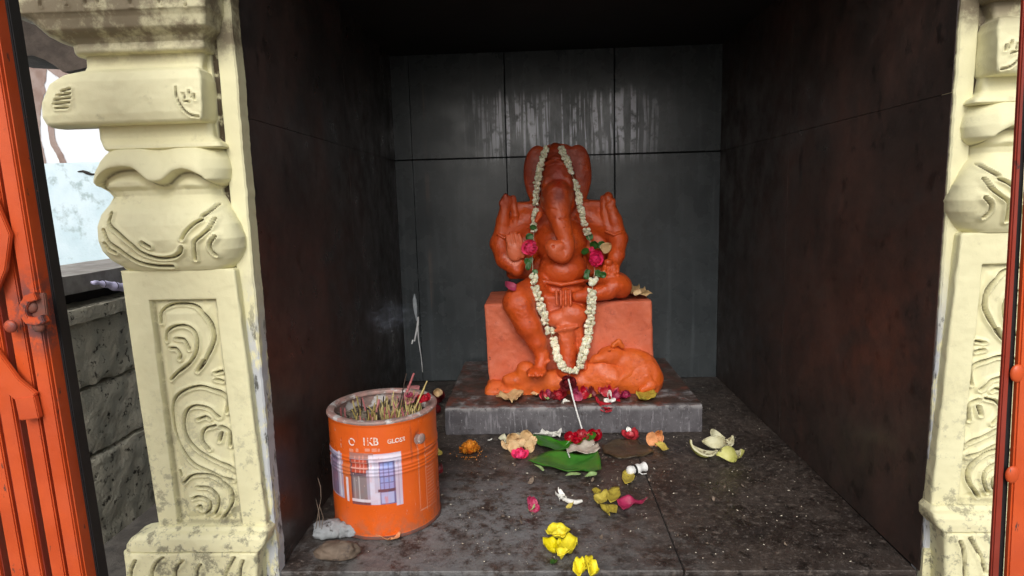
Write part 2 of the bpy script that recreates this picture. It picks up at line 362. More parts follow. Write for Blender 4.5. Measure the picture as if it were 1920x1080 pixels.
# ------------------------------------------------------------------ signed distance sculpting
class SDF:
    def __init__(s, lo, hi, h):
        s.lo = np.array(lo, float); s.h = h; s.n = np.ceil((np.array(hi)-s.lo)/h).astype(int)+1
        s.F = np.full(s.n, 1.0, np.float32)
    def _sub(s, lo, hi):
        i0 = np.clip(np.floor((np.array(lo)-s.lo)/s.h).astype(int), 0, s.n-1); i1 = np.clip(np.ceil((np.array(hi)-s.lo)/s.h).astype(int)+1, 1, s.n)
        if np.any(i1 <= i0): return None, None
        sl_ = tuple(slice(a, b) for a, b in zip(i0, i1))
        g = np.meshgrid(*[s.lo[k]+s.h*np.arange(i0[k], i1[k]) for k in range(3)], indexing='ij')
        return sl_, g
    def comb(s, sl_, d, k, op):
        A = s.F[sl_]; d = d.astype(np.float32)
        if op == 'add': hh = np.clip(.5+.5*(d-A)/k, 0, 1); s.F[sl_] = d*(1-hh)+A*hh-k*hh*(1-hh)
        else: hh = np.clip(.5-.5*(A+d)/k, 0, 1); s.F[sl_] = A*(1-hh)-d*hh+k*hh*(1-hh)
    def ell(s, c, r, k=.008, op='add', rot=None):
        c = np.array(c, float); r = np.array(r, float); pad = r.max()+k+.02
        sl_, g = s._sub(c-pad, c+pad)
        if sl_ is None: return
        P = [g[i]-c[i] for i in range(3)]
        if rot is not None:   # rotation about y axis (in the picture plane), radians
            ca, sa = math.cos(rot), math.sin(rot); P = [ca*P[0]+sa*P[2], P[1], -sa*P[0]+ca*P[2]]
        k0 = np.sqrt(sum((P[i]/r[i])**2 for i in range(3))); k1 = np.sqrt(sum((P[i]/r[i]**2)**2 for i in range(3)))+1e-9
        s.comb(sl_, k0*(k0-1)/k1, k, op)
    def cap(s, a, b, ra, rb, k=.008, op='add'):
        a = np.array(a, float); b = np.array(b, float); pad = max(ra, rb)+k+.02
        sl_, g = s._sub(np.minimum(a, b)-pad, np.maximum(a, b)+pad)
        if sl_ is None: return
        ba = b-a; L = ba@ba+1e-12
        t = np.clip(sum((g[i]-a[i])*ba[i] for i in range(3))/L, 0, 1)
        d = np.sqrt(sum((g[i]-a[i]-t*ba[i])**2 for i in range(3)))-(ra+(rb-ra)*t)
        s.comb(sl_, d, k, op)
    def chain(s, P, r, k=.008, op='add'):
        for i in range(len(P)-1): s.cap(P[i], P[i+1], r[i], r[i+1], k, op)
    def rbox(s, lo, hi, rad, k=.008, op='add'):
        lo = np.array(lo, float); hi = np.array(hi, float); c = (lo+hi)/2; e = (hi-lo)/2-rad
        sl_, g = s._sub(lo-k-.02, hi+k+.02)
        q = [np.abs(g[i]-c[i])-e[i] for i in range(3)]
        d = np.sqrt(sum(np.maximum(x, 0)**2 for x in q))+np.minimum(np.maximum(np.maximum(q[0], q[1]), q[2]), 0)-rad
        s.comb(sl_, d, k, op)
    def mesh(s):
        F = s.F; n = s.n; ins = F < 0
        c = np.zeros(n-1, int); 
        for dx in (0, 1):
            for dy in (0, 1):
                for dz in (0, 1): c += ins[dx:n[0]-1+dx, dy:n[1]-1+dy, dz:n[2]-1+dz]
        act = (c > 0) & (c < 8); idx = np.argwhere(act); ids = np.full(n-1, -1); ids[act] = np.arange(len(idx))
        acc = np.zeros((len(idx), 3)); cnt = np.zeros(len(idx))
        cor = [(x, y, z) for x in (0, 1) for y in (0, 1) for z in (0, 1)]
        for a_ in cor:
            for ax in range(3):
                if a_[ax]: continue
                b_ = list(a_); b_[ax] = 1
                fa = F[idx[:, 0]+a_[0], idx[:, 1]+a_[1], idx[:, 2]+a_[2]]; fb = F[idx[:, 0]+b_[0], idx[:, 1]+b_[1], idx[:, 2]+b_[2]]
                cr = (fa < 0) != (fb < 0); t = np.where(cr, fa/(fa-fb+1e-20), 0)
                p = np.tile(np.array(a_, float), (len(idx), 1)); p[:, ax] += t
                acc += np.where(cr[:, None], p, 0); cnt += cr
        V = s.lo+s.h*(idx+acc/cnt[:, None]); Q = []
        for ax in range(3):
            o1, o2 = [(1, 2), (2, 0), (0, 1)][ax]
            sa = [slice(1, -1)]*3; sa[ax] = slice(0, n[ax]-1); sb = list(sa); sb[ax] = slice(1, n[ax])
            A = ins[tuple(sa)]; B = ins[tuple(sb)]
            e_ = np.argwhere(A != B); fl = A[tuple(e_.T)]
            off = np.ones(3, int); off[ax] = 0; e_ = e_+off
            def cid(d1, d2):
                q = e_.copy(); q[:, o1] -= d1; q[:, o2] -= d2; return ids[tuple(q.T)]
            q = np.stack([cid(1, 1), cid(0, 1), cid(0, 0), cid(1, 0)], 1)
            q[~fl] = q[~fl][:, ::-1]; Q.append(q)
        return V, np.concatenate(Q)
def mesh_np(name, V, Q, mat, parent=None):
    me = bpy.data.meshes.new(name); me.vertices.add(len(V)); me.vertices.foreach_set('co', V.astype(np.float32).ravel())
    me.loops.add(Q.size); me.loops.foreach_set('vertex_index', Q.astype(np.int32).ravel())
    me.polygons.add(len(Q)); me.polygons.foreach_set('loop_start', np.arange(len(Q), dtype=np.int32)*Q.shape[1])
    me.update(calc_edges=True); me.validate(); smoothmesh(me)
    return link(name, me, mat, parent)
def polydist(X, Z, L):
    L = np.asarray(L, float); d = np.full(X.shape, 9.0)
    for a_, b_ in zip(L[:-1], L[1:]):
        ba = b_-a_; t = np.clip(((X-a_[0])*ba[0]+(Z-a_[1])*ba[1])/(ba@ba+1e-12), 0, 1)
        d = np.minimum(d, np.hypot(X-a_[0]-t*ba[0], Z-a_[1]-t*ba[1]))
    return d
def catmull(P, sub=6):
    P = np.asarray(P, float); Q = np.vstack([2*P[0]-P[1], P, 2*P[-1]-P[-2]]); out = []
    for i in range(1, len(Q)-2):
        p0, p1, p2, p3 = Q[i-1:i+3]
        for t in np.arange(sub)/sub:
            out.append(.5*((2*p1)+(-p0+p2)*t+(2*p0-5*p1+4*p2-p3)*t*t+(-p0+3*p1-3*p2+p3)*t**3))
    out.append(P[-1]); return np.array(out)
def attr(me, name, vals):
    at_ = me.attributes.new(name, 'FLOAT', 'POINT'); at_.data.foreach_set('value', np.asarray(vals, np.float32))

# ================================================================== SETTING
XBL, XBR, XFL, XFR, YF, ZC = -.4555, .4464, -.4426, .4533, -.958, .921
def wx(side, y):
    t = -y/.958
    return XBL+(XFL-XBL)*t if side < 0 else XBR+(XFR-XBR)*t
ground = tag(box('ground', (-60, -60, -.92), (60, 60, -.90), M('grey_earth_ground', (.16, .145, .125), (.22, .20, .175), 1.5, .95, 40, .5)), kind='structure')
tag(box('plinth', (-.80, -1.02, -.90), (.80, .30, -.034), m_cem), kind='structure')

m_sill = M('dark_sill_cement', (.040, .028, .022), (.085, .065, .055), 22, .85, 160, 1.0, .003, (.16, .15, .14), 60, (.60, .70))
tag(box('front_sill', (-.437, -1.035, -.20), (.452, -.958, -.0045), m_sill, None, .004), kind='structure')
fl = tag(box('shrine_floor', (-.46, -.945, -.060), (.46, .02, -.003), m_mort), kind='structure')
def floor_slab(x0, x1, y0, y1):
    bm = bmesh.new(); add_box(bm, (x0, y0, -.026), (x1, y1, 0), .0012, .0004, 1); bmo('floor_slab', bm, m_floor, fl)
for x0, x1, y0, y1 in [(-.4535, .1335, -.9555, -.0005), (.135, .4525, -.9555, -.0005)]:
    floor_slab(x0, x1, y0, y1)

bw = tag(box('back_wall', (-.60, .0125, -.10), (.60, .10, 1.05), m_mort), kind='structure')
for z0, z1 in ((.0, .6370), (.6402, .9205)):
    for x0, x1 in ((XBL, -.4062), (-.4050, -.1432), (-.1408, .1558), (.1588, XBR)):
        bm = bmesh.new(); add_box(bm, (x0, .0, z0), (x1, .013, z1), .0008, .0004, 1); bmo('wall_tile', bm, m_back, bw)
def side_wall(side):
    o = (-.075 if side < 0 else .075)
    root = tag(mk('side_wall', *_prism([(wx(side, 0)+side*.0125, .0), (wx(side, YF)+side*.0125, YF+.004), (wx(side, YF)+o, YF+.004), (wx(side, 0)+o, .0)], -.10, 1.05), m_mort, smooth=False), kind='structure')
    for z0, z1 in ((0.001, .6380), (.6388, .9205)):
        for y0, y1 in ((YF+.0005, -.4655), (-.464, -.0005)):
            V, Fc = _prism([(wx(side, y1), y1), (wx(side, y0), y0), (wx(side, y0)+side*.013, y0), (wx(side, y1)+side*.013, y1)], z0, z1)
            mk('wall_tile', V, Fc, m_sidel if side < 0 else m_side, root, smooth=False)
    return root
def _prism(P, z0, z1):
    n = len(P); V = [(x, y, z0) for x, y in P]+[(x, y, z1) for x, y in P]
    Fc = [tuple(range(n))[::-1], tuple(range(n, 2*n))]+[(i, (i+1) % n, (i+1) % n+n, i+n) for i in range(n)]
    # make outward regardless of winding
    area = sum(P[i][0]*P[(i+1) % n][1]-P[(i+1) % n][0]*P[i][1] for i in range(n))
    if area < 0: Fc = [f[::-1] for f in Fc]
    return V, Fc
side_wall(-1); side_wall(1)
tag(box('ceiling', (-.46, YF+.002, .9215), (.46, .012, .96), m_ceil), kind='structure')
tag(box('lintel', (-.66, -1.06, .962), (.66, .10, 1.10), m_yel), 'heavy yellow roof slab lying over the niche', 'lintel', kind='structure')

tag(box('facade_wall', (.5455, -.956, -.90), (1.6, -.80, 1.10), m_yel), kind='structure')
# jambs: ragged yellow plaster strips framing the opening
def jamb(side):
    xs_in = -.4412 if side < 0 else .4545; xs_out = -.545 if side < 0 else .545
    V = []; nz = 260; z0, z1 = -.034, .961
    prof = [0, .0]
    for i in range(nz+1):
        z = z0+(z1-z0)*i/nz
        r = .0012*(mnoise.noise(Vector((z*60, side*3, 0)))+.6*mnoise.noise(Vector((z*170, side*5, 1)))+1.2*mnoise.noise(Vector((z*14, side, 4))))
        xi = xs_in+side*(-r if False else r); yf = YF-.004+.0008*mnoise.noise(Vector((z*50, 7, side)))
        g = side*.024; d = .004+.003*mnoise.noise(Vector((z*30, 1, side*2)))
        V += [(xi, YF+.02, z), (xi, yf+.002, z), (xi+side*.002, yf, z), (xs_in+g*.9, yf, z), (xs_in+g, yf+d, z), (xs_in+g*1.25, yf+d, z), (xs_in+g*1.35, yf+.001, z), (xs_out, yf+.001, z), (xs_out, YF+.02, z)]
    k = 9; Fc = []
    for i in range(nz):
        for j in range(k-1): 
            q = (i*k+j, i*k+j+1, (i+1)*k+j+1, (i+1)*k+j); Fc.append(q if side > 0 else q[::-1])
    o = mk('door_jamb', V, Fc, m_jamb, None, True, 35)
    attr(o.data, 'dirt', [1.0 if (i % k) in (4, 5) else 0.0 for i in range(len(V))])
    tag(o, 'peeling yellow plaster jamb strip beside the left pillar and the dark left wall' if side < 0 else 'peeling yellow plaster jamb strip between the dark right wall and the right pillar', 'door jamb', 'plaster jambs of the niche')
jamb(-1); jamb(1)

# ------------------------------------------------------------------ carved pillars
def Z5(x, y): return (x/3.0, y/3.0)
def Z6(x, y): return (x/3.0, 340+y/3.0)
def Z7(x, y): return (x/2.7, 680+y/2.7)
def YM(y): return -.975+(y+1.06)*.60
def xz(pts, y, sm=8):
    q = np.array([S(u, v, YM(y))[[0, 2]] for u, v in pts]); return catmull(q, sm) if len(q) > 2 else q
def loft(name, rows, parent, tf, rL=.012, rR=.005, dz=.0016, nf=90, carve=None, yb=-.956, noise_a=.0007, nper=False):
    rows = [(r[0], r[1], r[2], YM(r[3])) for r in rows]
    W = [(S((r[1]+r[2])/2, r[0], r[3])[2], S(r[1], r[0], min(r[3]+rL*.8, yb))[0], S(r[2], r[0], r[3])[0], r[3]) for r in rows]
    W = np.array(W); L = np.r_[0, np.cumsum(np.hypot(np.diff(W[:, 0]), np.diff(W[:, 3])+np.diff(W[:, 1])*.5))]
    n = max(3, int(L[-1]/dz)); t = np.linspace(0, L[-1], n)
    if len(W) > 4:   # soften the profile a little, as hand-worked plaster is
        t2 = np.linspace(0, L[-1], n*3); A = np.stack([np.interp(t2, L, W[:, k]) for k in range(4)], 1)
        kz = np.array([0, 1, 2, 1, 0])/4; A2 = A.copy()
        for k in range(4): A2[2:-2, k] = np.convolve(A[:, k], kz, 'valid')
        W2 = A2[::3]
    else: W2 = np.stack([np.interp(t, L, W[:, k]) for k in range(4)], 1)
    rings = []; front = []
    for z, xl, xr, yf in W2:
        w_ = xr-xl; a_ = min(rL, w_*.45); b_ = min(rR, w_*.45); P = []; fr = []
        for s in np.linspace(0, 1, 7)[:-1]: P.append((xl, yb+(yf+a_-yb)*s)); fr.append(0)
        for s in np.linspace(0, math.pi/2, 15 if rL < .03 else 34)[:-1]: P.append((xl+a_-a_*math.cos(s), yf+a_-a_*math.sin(s))); fr.append(math.sin(s))
        for s in np.linspace(0, 1, nf)[:-1]: P.append((xl+a_+(w_-a_-b_)*s, yf)); fr.append(1)
        for s in np.linspace(0, math.pi/2, 7 if rR < .02 else 20)[:-1]: P.append((xr-b_+b_*math.sin(s), yf+b_-b_*math.cos(s))); fr.append(math.cos(s))
        for s in np.linspace(0, 1, 6): P.append((xr, yf+b_+(yb-yf-b_)*s)); fr.append(0)
        rings.append([(x, y, z) for x, y in P]); front.append(fr)
    V = np.array(rings); fr = np.array(front); dirt = np.zeros(fr.shape)
    nz_, k = fr.shape
    for i in range(nz_):
        for j in range(k):
            x, y, z = V[i, j]; nn = mnoise.noise(Vector((x*45, y*45, z*45)))+.5*mnoise.noise(Vector((x*120, y*120, z*120)))
            V[i, j, 1] += noise_a*nn; V[i, j, 0] += noise_a*nn*(1-fr[i, j])*(1 if j > k/2 else -1)
    if carve is not None:
        dy, dd = carve(V[..., 0], V[..., 2]); V[..., 1] += dy*fr; dirt = dd*(fr > .2)
    V = V.reshape(-1, 3); V, flip = tf(V)
    Fc = [(i*k+j, (i+1)*k+j, (i+1)*k+(j+1) % k, i*k+(j+1) % k) for i in range(nz_-1) for j in range(k)]
    Fc.append(tuple(range(k))); Fc.append(tuple((nz_-1)*k+j for j in range(k))[::-1])
    zup = W2[0, 0] > W2[-1, 0]     # rows run downwards
    if flip != zup: Fc = [f[::-1] for f in Fc]
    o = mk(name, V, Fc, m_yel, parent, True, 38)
    attr(o.data, 'dirt', dirt.ravel()); return o
def grooves(lines, wid, dep):
    def f(X, Z):
        d = np.full(X.shape, 9.0)
        for L in lines: d = np.minimum(d, polydist(X, Z, L))
        g = np.exp(-(d/wid)**2)
        rim = np.exp(-((d-wid*2.6)/(wid*1.4))**2)
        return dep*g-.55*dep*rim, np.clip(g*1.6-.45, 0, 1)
    return f
YS = -1.06
bol_lines = [xz([(117, 172), (134, 167)], -1.095), xz([(110, 180), (134, 176)], -1.095), xz([(106, 188), (134, 184)], -1.095), xz([(104, 196), (132, 193)], -1.095), xz([(108, 204), (128, 202)], -1.095),
    xz([(331, 165), (334, 185), (345, 205), (358, 216), (372, 219)], -1.095), xz([(345, 176), (348, 184)], -1.095), xz([(356, 172), (359, 182)], -1.095), xz([(366, 178), (367, 186)], -1.095), xz([(348, 190), (356, 192)], -1.095)]
pot_lines = [xz([Z6(*p) for p in L], -1.09) for L in (
    [(620, 180), (625, 240), (680, 290), (750, 350), (800, 400), (880, 432), (960, 430), (1010, 405), (1030, 372)],
    [(590, 275), (630, 340), (690, 390), (760, 450), (850, 478), (950, 482)], [(1035, 325), (1060, 280), (1100, 240), (1140, 215)], [(600, 350), (625, 385), (655, 400)], [(1140, 200), (1175, 165), (1195, 130)],
    [(1205, 210), (1190, 260), (1150, 300), (1110, 335), (1100, 380), (1090, 440)], [(1220, 310), (1190, 350), (1190, 385), (1210, 415)], [(815, 345), (850, 368)])]
leaf_edge = xz([Z5(*p) for p in [(540, 1050), (570, 1000), (640, 955), (740, 945), (800, 975), (860, 1020), (905, 1030), (945, 1015), (1000, 968), (1060, 958), (1140, 990), (1190, 1030), (1260, 1040)]], -1.08)
def vase_carve(X, Z):
    dy, dd = grooves(pot_lines, .0014, .0060)(X, Z)
    ze = np.interp(X, leaf_edge[:, 0], leaf_edge[:, 1])
    s = np.clip((Z-ze)/.0035+.5, 0, 1); s = s*s*(3-2*s)
    zone = (Z > ze-.035)
    dy = dy-.015*s*np.clip(1-(Z-ze)/.045, 0, 1)+.009*np.exp(-((Z-ze+.006)/.008)**2)
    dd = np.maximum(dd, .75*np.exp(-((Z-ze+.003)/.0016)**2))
    return dy, dd
pan = [S(u, v, YM(YS)) for u, v in ((280, 562), (405, 556), (455, 985), (333, 985))]
scroll = [xz([Z6(*p) for p in L], YS) for L in (
    [(895, 800), (900, 740), (940, 705), (1000, 693), (1080, 700), (1140, 740), (1180, 800), (1198, 870), (1185, 940), (1150, 1020), (1110, 1070)],
    [(930, 900), (940, 845), (990, 815), (1050, 815), (1095, 845), (1112, 900), (1100, 970), (1060, 1030), (1010, 1070)],
    [(990, 885), (1035, 890), (1060, 930), (1065, 945)], [(955, 940), (990, 942), (1015, 975), (1010, 1000)])]+[
    xz([Z7(*p) for p in L], YS) for L in (
    [(860, 90), (900, 50), (950, 10)], [(1000, 40), (1030, -10)],
    [(1140, 260), (1150, 200), (1120, 160), (1030, 122), (950, 135), (890, 175), (868, 240), (880, 340), (920, 430), (980, 510), (1080, 560), (1170, 605)],
    [(1105, 280), (1060, 235), (990, 220), (945, 245), (932, 310), (950, 380), (1000, 440), (1060, 480), (1130, 515), (1185, 555)],
    [(1060, 440), (1025, 390), (1035, 340), (1090, 320)], [(1115, 328), (1155, 360), (1155, 430)],
    [(925, 615), (970, 575), (1050, 568), (1120, 600), (1165, 660), (1165, 730), (1120, 800)],
    [(1000, 630), (1060, 635), (1105, 680), (1100, 740), (1080, 775)], [(975, 690), (1010, 680), (1060, 700), (1062, 745), (1030, 775)], [(1000, 735), (1015, 725), (1018, 745)], [(1085, 55), (1115, 50)], [(1090, 90), (1118, 100)], [(1000, 290), (1040, 275), (1060, 285)], [(1110, 400), (1118, 360)], [(905, 555), (912, 580)], [(1190, 480), (1200, 540)])]
def shaft_carve(X, Z):
    z1, z0 = pan[0][2], pan[2][2]; t = np.clip((z1-Z)/(z1-z0), 0, 1)
    xl = pan[0][0]+(pan[3][0]-pan[0][0])*t; xr = pan[1][0]+(pan[2][0]-pan[1][0])*t
    ins = np.minimum(np.minimum(X-xl, xr-X), np.minimum(z1-Z, Z-z0))
    s = np.clip(ins/.0028, 0, 1); rec = .0078*s
    g, dd = grooves(scroll, .0013, .0060)(X, Z)
    relief = -.0052*np.clip((ins-.010)/.010, 0, 1)
    inside = ins > .002
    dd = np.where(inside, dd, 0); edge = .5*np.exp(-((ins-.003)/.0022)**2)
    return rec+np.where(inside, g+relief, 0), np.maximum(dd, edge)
fl_lines = [xz([Z7(*p) for p in L], -1.09) for L in ([(670, 1180), (668, 1060), (690, 1000)], [(770, 1180), (775, 1060), (800, 1010), (830, 985)], [(890, 1180), (895, 1050), (930, 1000)], [(1010, 1180), (1000, 1060), (1020, 1020)], [(1120, 1150), (1150, 1060), (1190, 985)], [(1215, 1180), (1220, 1050), (1235, 1000)])]
def pillar(loc_label, tf):
    root = empty('carved_pillar', (0, 0, 0), loc_label, 'pillar', 'carved yellow pillars flanking the niche')
    L = lambda n, r, **k: loft(n, r, root, tf, **k)
    L('cornice', [(-60, 20, 384, -1.115), (18, 24, 384, -1.115), (22, 44, 384, -1.112), (30, 62, 384, -1.108), (50, 84, 384, -1.104), (57, 92, 383, -1.098), (68, 112, 382, -1.085), (79, 139, 381, -1.077), (92, 142, 381, -1.080), (97, 146, 380, -1.077), (101, 158, 378, -1.066)],
      carve=grooves([xz([(u, -40), (u+8+(u%3)*3, 12)], -1.11) for u in (70, 118, 152, 178, 236, 290, 340)], .0010, .003), rL=.02)
    L('neck_band', [(100, 161, 380, -1.062), (104, 163, 380, -1.0605), (122, 164, 378, -1.0605), (128, 160, 376, -1.064), (134, 150, 376, -1.07)], rL=.012)
    L('bolster', [(127, 190, 366, -1.060), (129, 150, 370, -1.078), (134, 122, 373, -1.089), (150, 97, 375, -1.096), (185, 83, 378, -1.0985), (212, 84, 380, -1.097), (226, 92, 381, -1.093), (231, 100, 381, -1.088), (233, 120, 380, -1.075)],
      rL=.034, rR=.003, carve=grooves(bol_lines, .0011, .0028), noise_a=.0010)
    L('necking', [(230, 184, 394, -1.060), (234, 186, 394, -1.058), (258, 189, 398, -1.060), (265, 192, 404, -1.066), (270, 194, 411, -1.074), (277, 198, 414, -1.0755), (281, 206, 410, -1.068)], rL=.012)
    L('lotus_vase', [(279, 203, 408, -1.066), (286, 198, 413, -1.070), (300, 190, 417, -1.075), (318, 186, 419, -1.079), (338, 186, 415, -1.082), (348, 191, 410, -1.078), (356, 204, 408, -1.068), (366, 213, 409, -1.066), (380, 206, 413, -1.074), (400, 194, 420, -1.086), (423, 187, 430, -1.094), (450, 189, 438, -1.097), (470, 197, 441, -1.091), (488, 214, 438, -1.081), (500, 230, 434, -1.072), (507, 238, 430, -1.064)],
      rL=.040, rR=.030, carve=vase_carve, nf=110, dz=.0013, noise_a=.0011)
    L('shaft', [(506, 226, 436, -1.060), (509, 228, 439, -1.0615), (512, 228, 440, -1.0615), (750, 262, 471, -1.0605), (992, 300, 500, -1.0605)], rL=.004, rR=.003, carve=shaft_carve, nf=120, dz=.0013)
    L('base_moulding', [(984, 299, 497, -1.058), (988, 296, 499, -1.066), (996, 284, 500, -1.073), (1003, 262, 499, -1.082), (1012, 246, 497, -1.089), (1024, 238, 494, -1.092), (1036, 238, 486, -1.092)], rL=.006, noise_a=.0016)
    L('fluted_foot', [(1036, 233, 482, -1.088), (1040, 233, 481, -1.092), (1060, 236, 481, -1.092), (1180, 246, 484, -1.092), (1300, 258, 492, -1.092)], carve=grooves(fl_lines, .0016, .004), rL=.006)
    return root
tfL = lambda V: (V, False)
RSH = S(440, 512, -.975)[0]+S(1801, 460, -.975)[0]
def tfR(V):
    V = V.copy(); V[:, 0] = RSH-V[:, 0]; V[:, 2] += .024; return V, True
pillar('carved pale yellow pillar left of the niche, whole lotus vase and scroll panel showing', tfL)
pr = pillar('carved pale yellow pillar right of the niche, partly hidden by the gate', tfR)
# two round bosses at the foot of the right pillar
for u in (1762, 1822):
    c = S(u, 1050, -.965 if u < 1800 else -.99); bm = bmesh.new()
    bmesh.ops.create_uvsphere(bm, u_segments=24, v_segments=12, radius=.013 if u < 1800 else .012)
    for v in bm.verts: v.co = Vector((v.co.x+c[0], v.co.y*.4+c[1], v.co.z+c[2]))
    if u < 1800: add_box(bm, (c[0]-.022, c[1]+.001, c[2]-.08), (c[0]+.012, -.962, c[2]+.016), .003)
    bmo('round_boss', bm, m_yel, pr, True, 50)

# ------------------------------------------------------------------ yard seen past the left pillar
bwall = empty('stone_block_wall', (-.8, -.8, -.03), 'rough weathered stone block wall between the orange gate and the left pillar', 'wall')
def rough_block(name, a, b, mat, amp=.004, cell=.012, sc=35, parent=None):
    a = np.array(a, float); b = np.array(b, float); V = []; Fc = []
    for ax in range(3):
        o1, o2 = [(1, 2), (2, 0), (0, 1)][ax]
        n1 = min(110, max(1, int((b[o1]-a[o1])/cell))); n2 = min(110, max(1, int((b[o2]-a[o2])/cell)))
        for side in (0, 1):
            base = len(V)
            for i in range(n1+1):
                for j in range(n2+1):
                    p = np.zeros(3); p[ax] = b[ax] if side else a[ax]; p[o1] = a[o1]+(b[o1]-a[o1])*i/n1; p[o2] = a[o2]+(b[o2]-a[o2])*j/n2; V.append(p)
            for i in range(n1):
                for j in range(n2):
                    q = [base+i*(n2+1)+j, base+(i+1)*(n2+1)+j, base+(i+1)*(n2+1)+j+1, base+i*(n2+1)+j+1]; Fc.append(q if side else q[::-1])
    V = np.array(V); c = (a+b)/2; out = []
    for p in V:
        ed = sum(1 for i in range(3) if min(abs(p[i]-a[i]), abs(p[i]-b[i])) < 1e-6)
        P = Vector(p); d = Vector(c-p).normalized()*(min(.004, amp*1.2)*(ed-1)*(.6+1.2*abs(mnoise.noise(P*28))) if ed > 1 else 0)
        nn = Vector([mnoise.noise(P*sc+Vector((i*9, 0, 3)))+.45*mnoise.noise(P*sc*2.7+Vector((i*5, 2, 3))) for i in range(3)])*amp
        out.append(tuple(P+d+nn))
    bm = bmesh.new(); vs = [bm.verts.new(p) for p in out]
    for q in Fc: bm.faces.new([vs[i] for i in q])
    bmesh.ops.remove_doubles(bm, verts=bm.verts[:], dist=1e-5)
    return bmo(name, bm, mat, parent, True, 60)
BX = -1.05
bz = [at(u, v, 0, BX)[2] for u, v in ((200, 842), (190, 717), (170, 598), (170, 572), (165, 545), (165, 511))]
for z0, z1, offs in ((-.30, bz[0]-.004, -.90), (bz[0]+.003, bz[1]-.003, -.78), (bz[1]+.003, bz[2], -.95)):
    for k in range(-1, 2):
        y0 = offs+k*.86
        ob = rough_block('stone_block', (BX-.19, y0+.003, z0), (BX+random.uniform(-.004, .004), y0+.855, z1), m_block, .006, .012, 30)
        keep(ob, bwall)
keep(rough_block('coping_slab', (BX-.19, -1.3, bz[2]+.001), (BX+.016, .9, bz[3]), m_block, .003), bwall)
pl = rough_block('grey_plank', (BX-.22, -1.35, bz[4]), (BX+.004, .9, bz[5]), m_wood, .0015, .03, 12)
tag(pl, 'grey weathered plank lying above the stone block wall', 'plank')
tag(rough_block('gap_filler', (BX-.22, -1.2, bz[3]+.001), (BX-.06, .9, bz[4]-.001), m_dark, .003), 'dark filler added in the gap under the grey plank', 'dirt', kind='stuff')  # near-black filler painting the dark of the gap
# crumpled lilac wrapper roll
c0, c1 = at(172, 530, 0, BX+.012), at(262, 542, 0, BX+.04)
pts = [Vector(c0)+(Vector(c1)-Vector(c0))*t+Vector((0, 0, .0015*math.sin(9*t))) for t in np.linspace(0, 1, 22)]
V, Fc = tube_vf(pts, [.0035+.0065*min(1, t*2.2)+.0012*math.sin(t*31) for t in np.linspace(0, 1, 22)], 14)
V = [tuple(Vector(v)+.0012*mnoise.noise_vector(Vector(v)*160)) for v in V]
wr = tag(mk('wrapper_roll', V, Fc, m_purple), 'crumpled lilac and white wrapper roll on the stone wall behind the left pillar', 'wrapper')
for i in range(3):
    t0 = .22+.25*i; a_ = Vector(c0)+(Vector(c1)-Vector(c0))*t0
    P = [a_+Vector((.0100*math.cos(q), .008*(q/6)-.004, .0100*math.sin(q))) for q in np.linspace(-.6, 3.4, 14)]
    tube('stripe', P, .0009, m_gateblk, wr, 5)

bl = tag(box('blue_washed_wall', (-3.6, .35, -.6), (-.62, .50, S(100, 306, .35)[2]), m_blue, None, .006), 'low pale blue whitewashed wall behind the left pillar', 'wall')
V, Fc = tube_vf([Vector(S(u, v, .349)) for u, v in ((146, 322), (155, 321), (163, 324), (172, 327), (182, 326))], [.002, .004, .006, .004, .001], 7)
mk('moss_patch', V, Fc, m_dark, bl)
wb = empty('white_building', (-3, 1.3, -.9), 'bright white painted building beyond the blue wall with brown rain stains', 'building')
keep(box('wall', (-9, 1.3, -.9), (-.9, 4, 3.4), m_white), wb)
def stain(pts, w0, mat=m_brownst, y=1.297):
    L = catmull([S(u, v, y)[[0, 2]] for u, v in pts], 8); V = []; k = len(L)
    for i, p in enumerate(L):
        d = L[min(i+1, k-1)]-L[max(i-1, 0)]; d = d/np.linalg.norm(d); nrm = np.array([-d[1], d[0]])
        ww = np.interp(i/(k-1), np.linspace(0, 1, len(w0)), w0)*(1+.25*mnoise.noise(Vector((i*.5, w0[0]*99, 0))))
        V += [(p[0]+nrm[0]*ww, y, p[1]+nrm[1]*ww), (p[0]-nrm[0]*ww, y, p[1]-nrm[1]*ww)]
    Fc = [(2*i, 2*i+1, 2*i+3, 2*i+2) for i in range(k-1)]
    keep(mk('rain_stain', V, Fc, mat, smooth=False), wb)
stain([(62, 100), (68, 150), (64, 200), (66, 250), (76, 285), (84, 312)], [.06, .045, .030, .018, .012])
stain([(92, 210), (96, 245), (100, 268), (112, 290), (121, 312)], [.012, .016, .016, .016, .018])
stain([(34, 112), (60, 104), (90, 116), (116, 136), (140, 150)], [.02, .03, .035, .03, .012], y=1.2955)
# dark weathered sunshade block with scooped underside at the top left
pp = [(-60, -60), (-60, 96), (25, 100), (38, 105), (62, 104), (84, 112), (104, 124), (118, 135), (138, 132), (152, 129), (168, 124), (215, 118), (215, -60)]
A = [S(u, v, -.55) for u, v in pp]; Bk = [p+np.array([0, .16, 0]) for p in A]; n_ = len(A)
bm = bmesh.new(); va = [bm.verts.new(p) for p in A]; vb = [bm.verts.new(p) for p in Bk]
bm.faces.new(va); bm.faces.new(vb[::-1])
for i in range(n_): bm.faces.new((va[i], vb[i], vb[(i+1) % n_], va[(i+1) % n_]))
bmesh.ops.recalc_face_normals(bm, faces=bm.faces)
tag(bmo('stone_bracket', bm, m_dstone), 'dark brown weathered stone bracket at the top left behind the pillar capital', 'bracket')

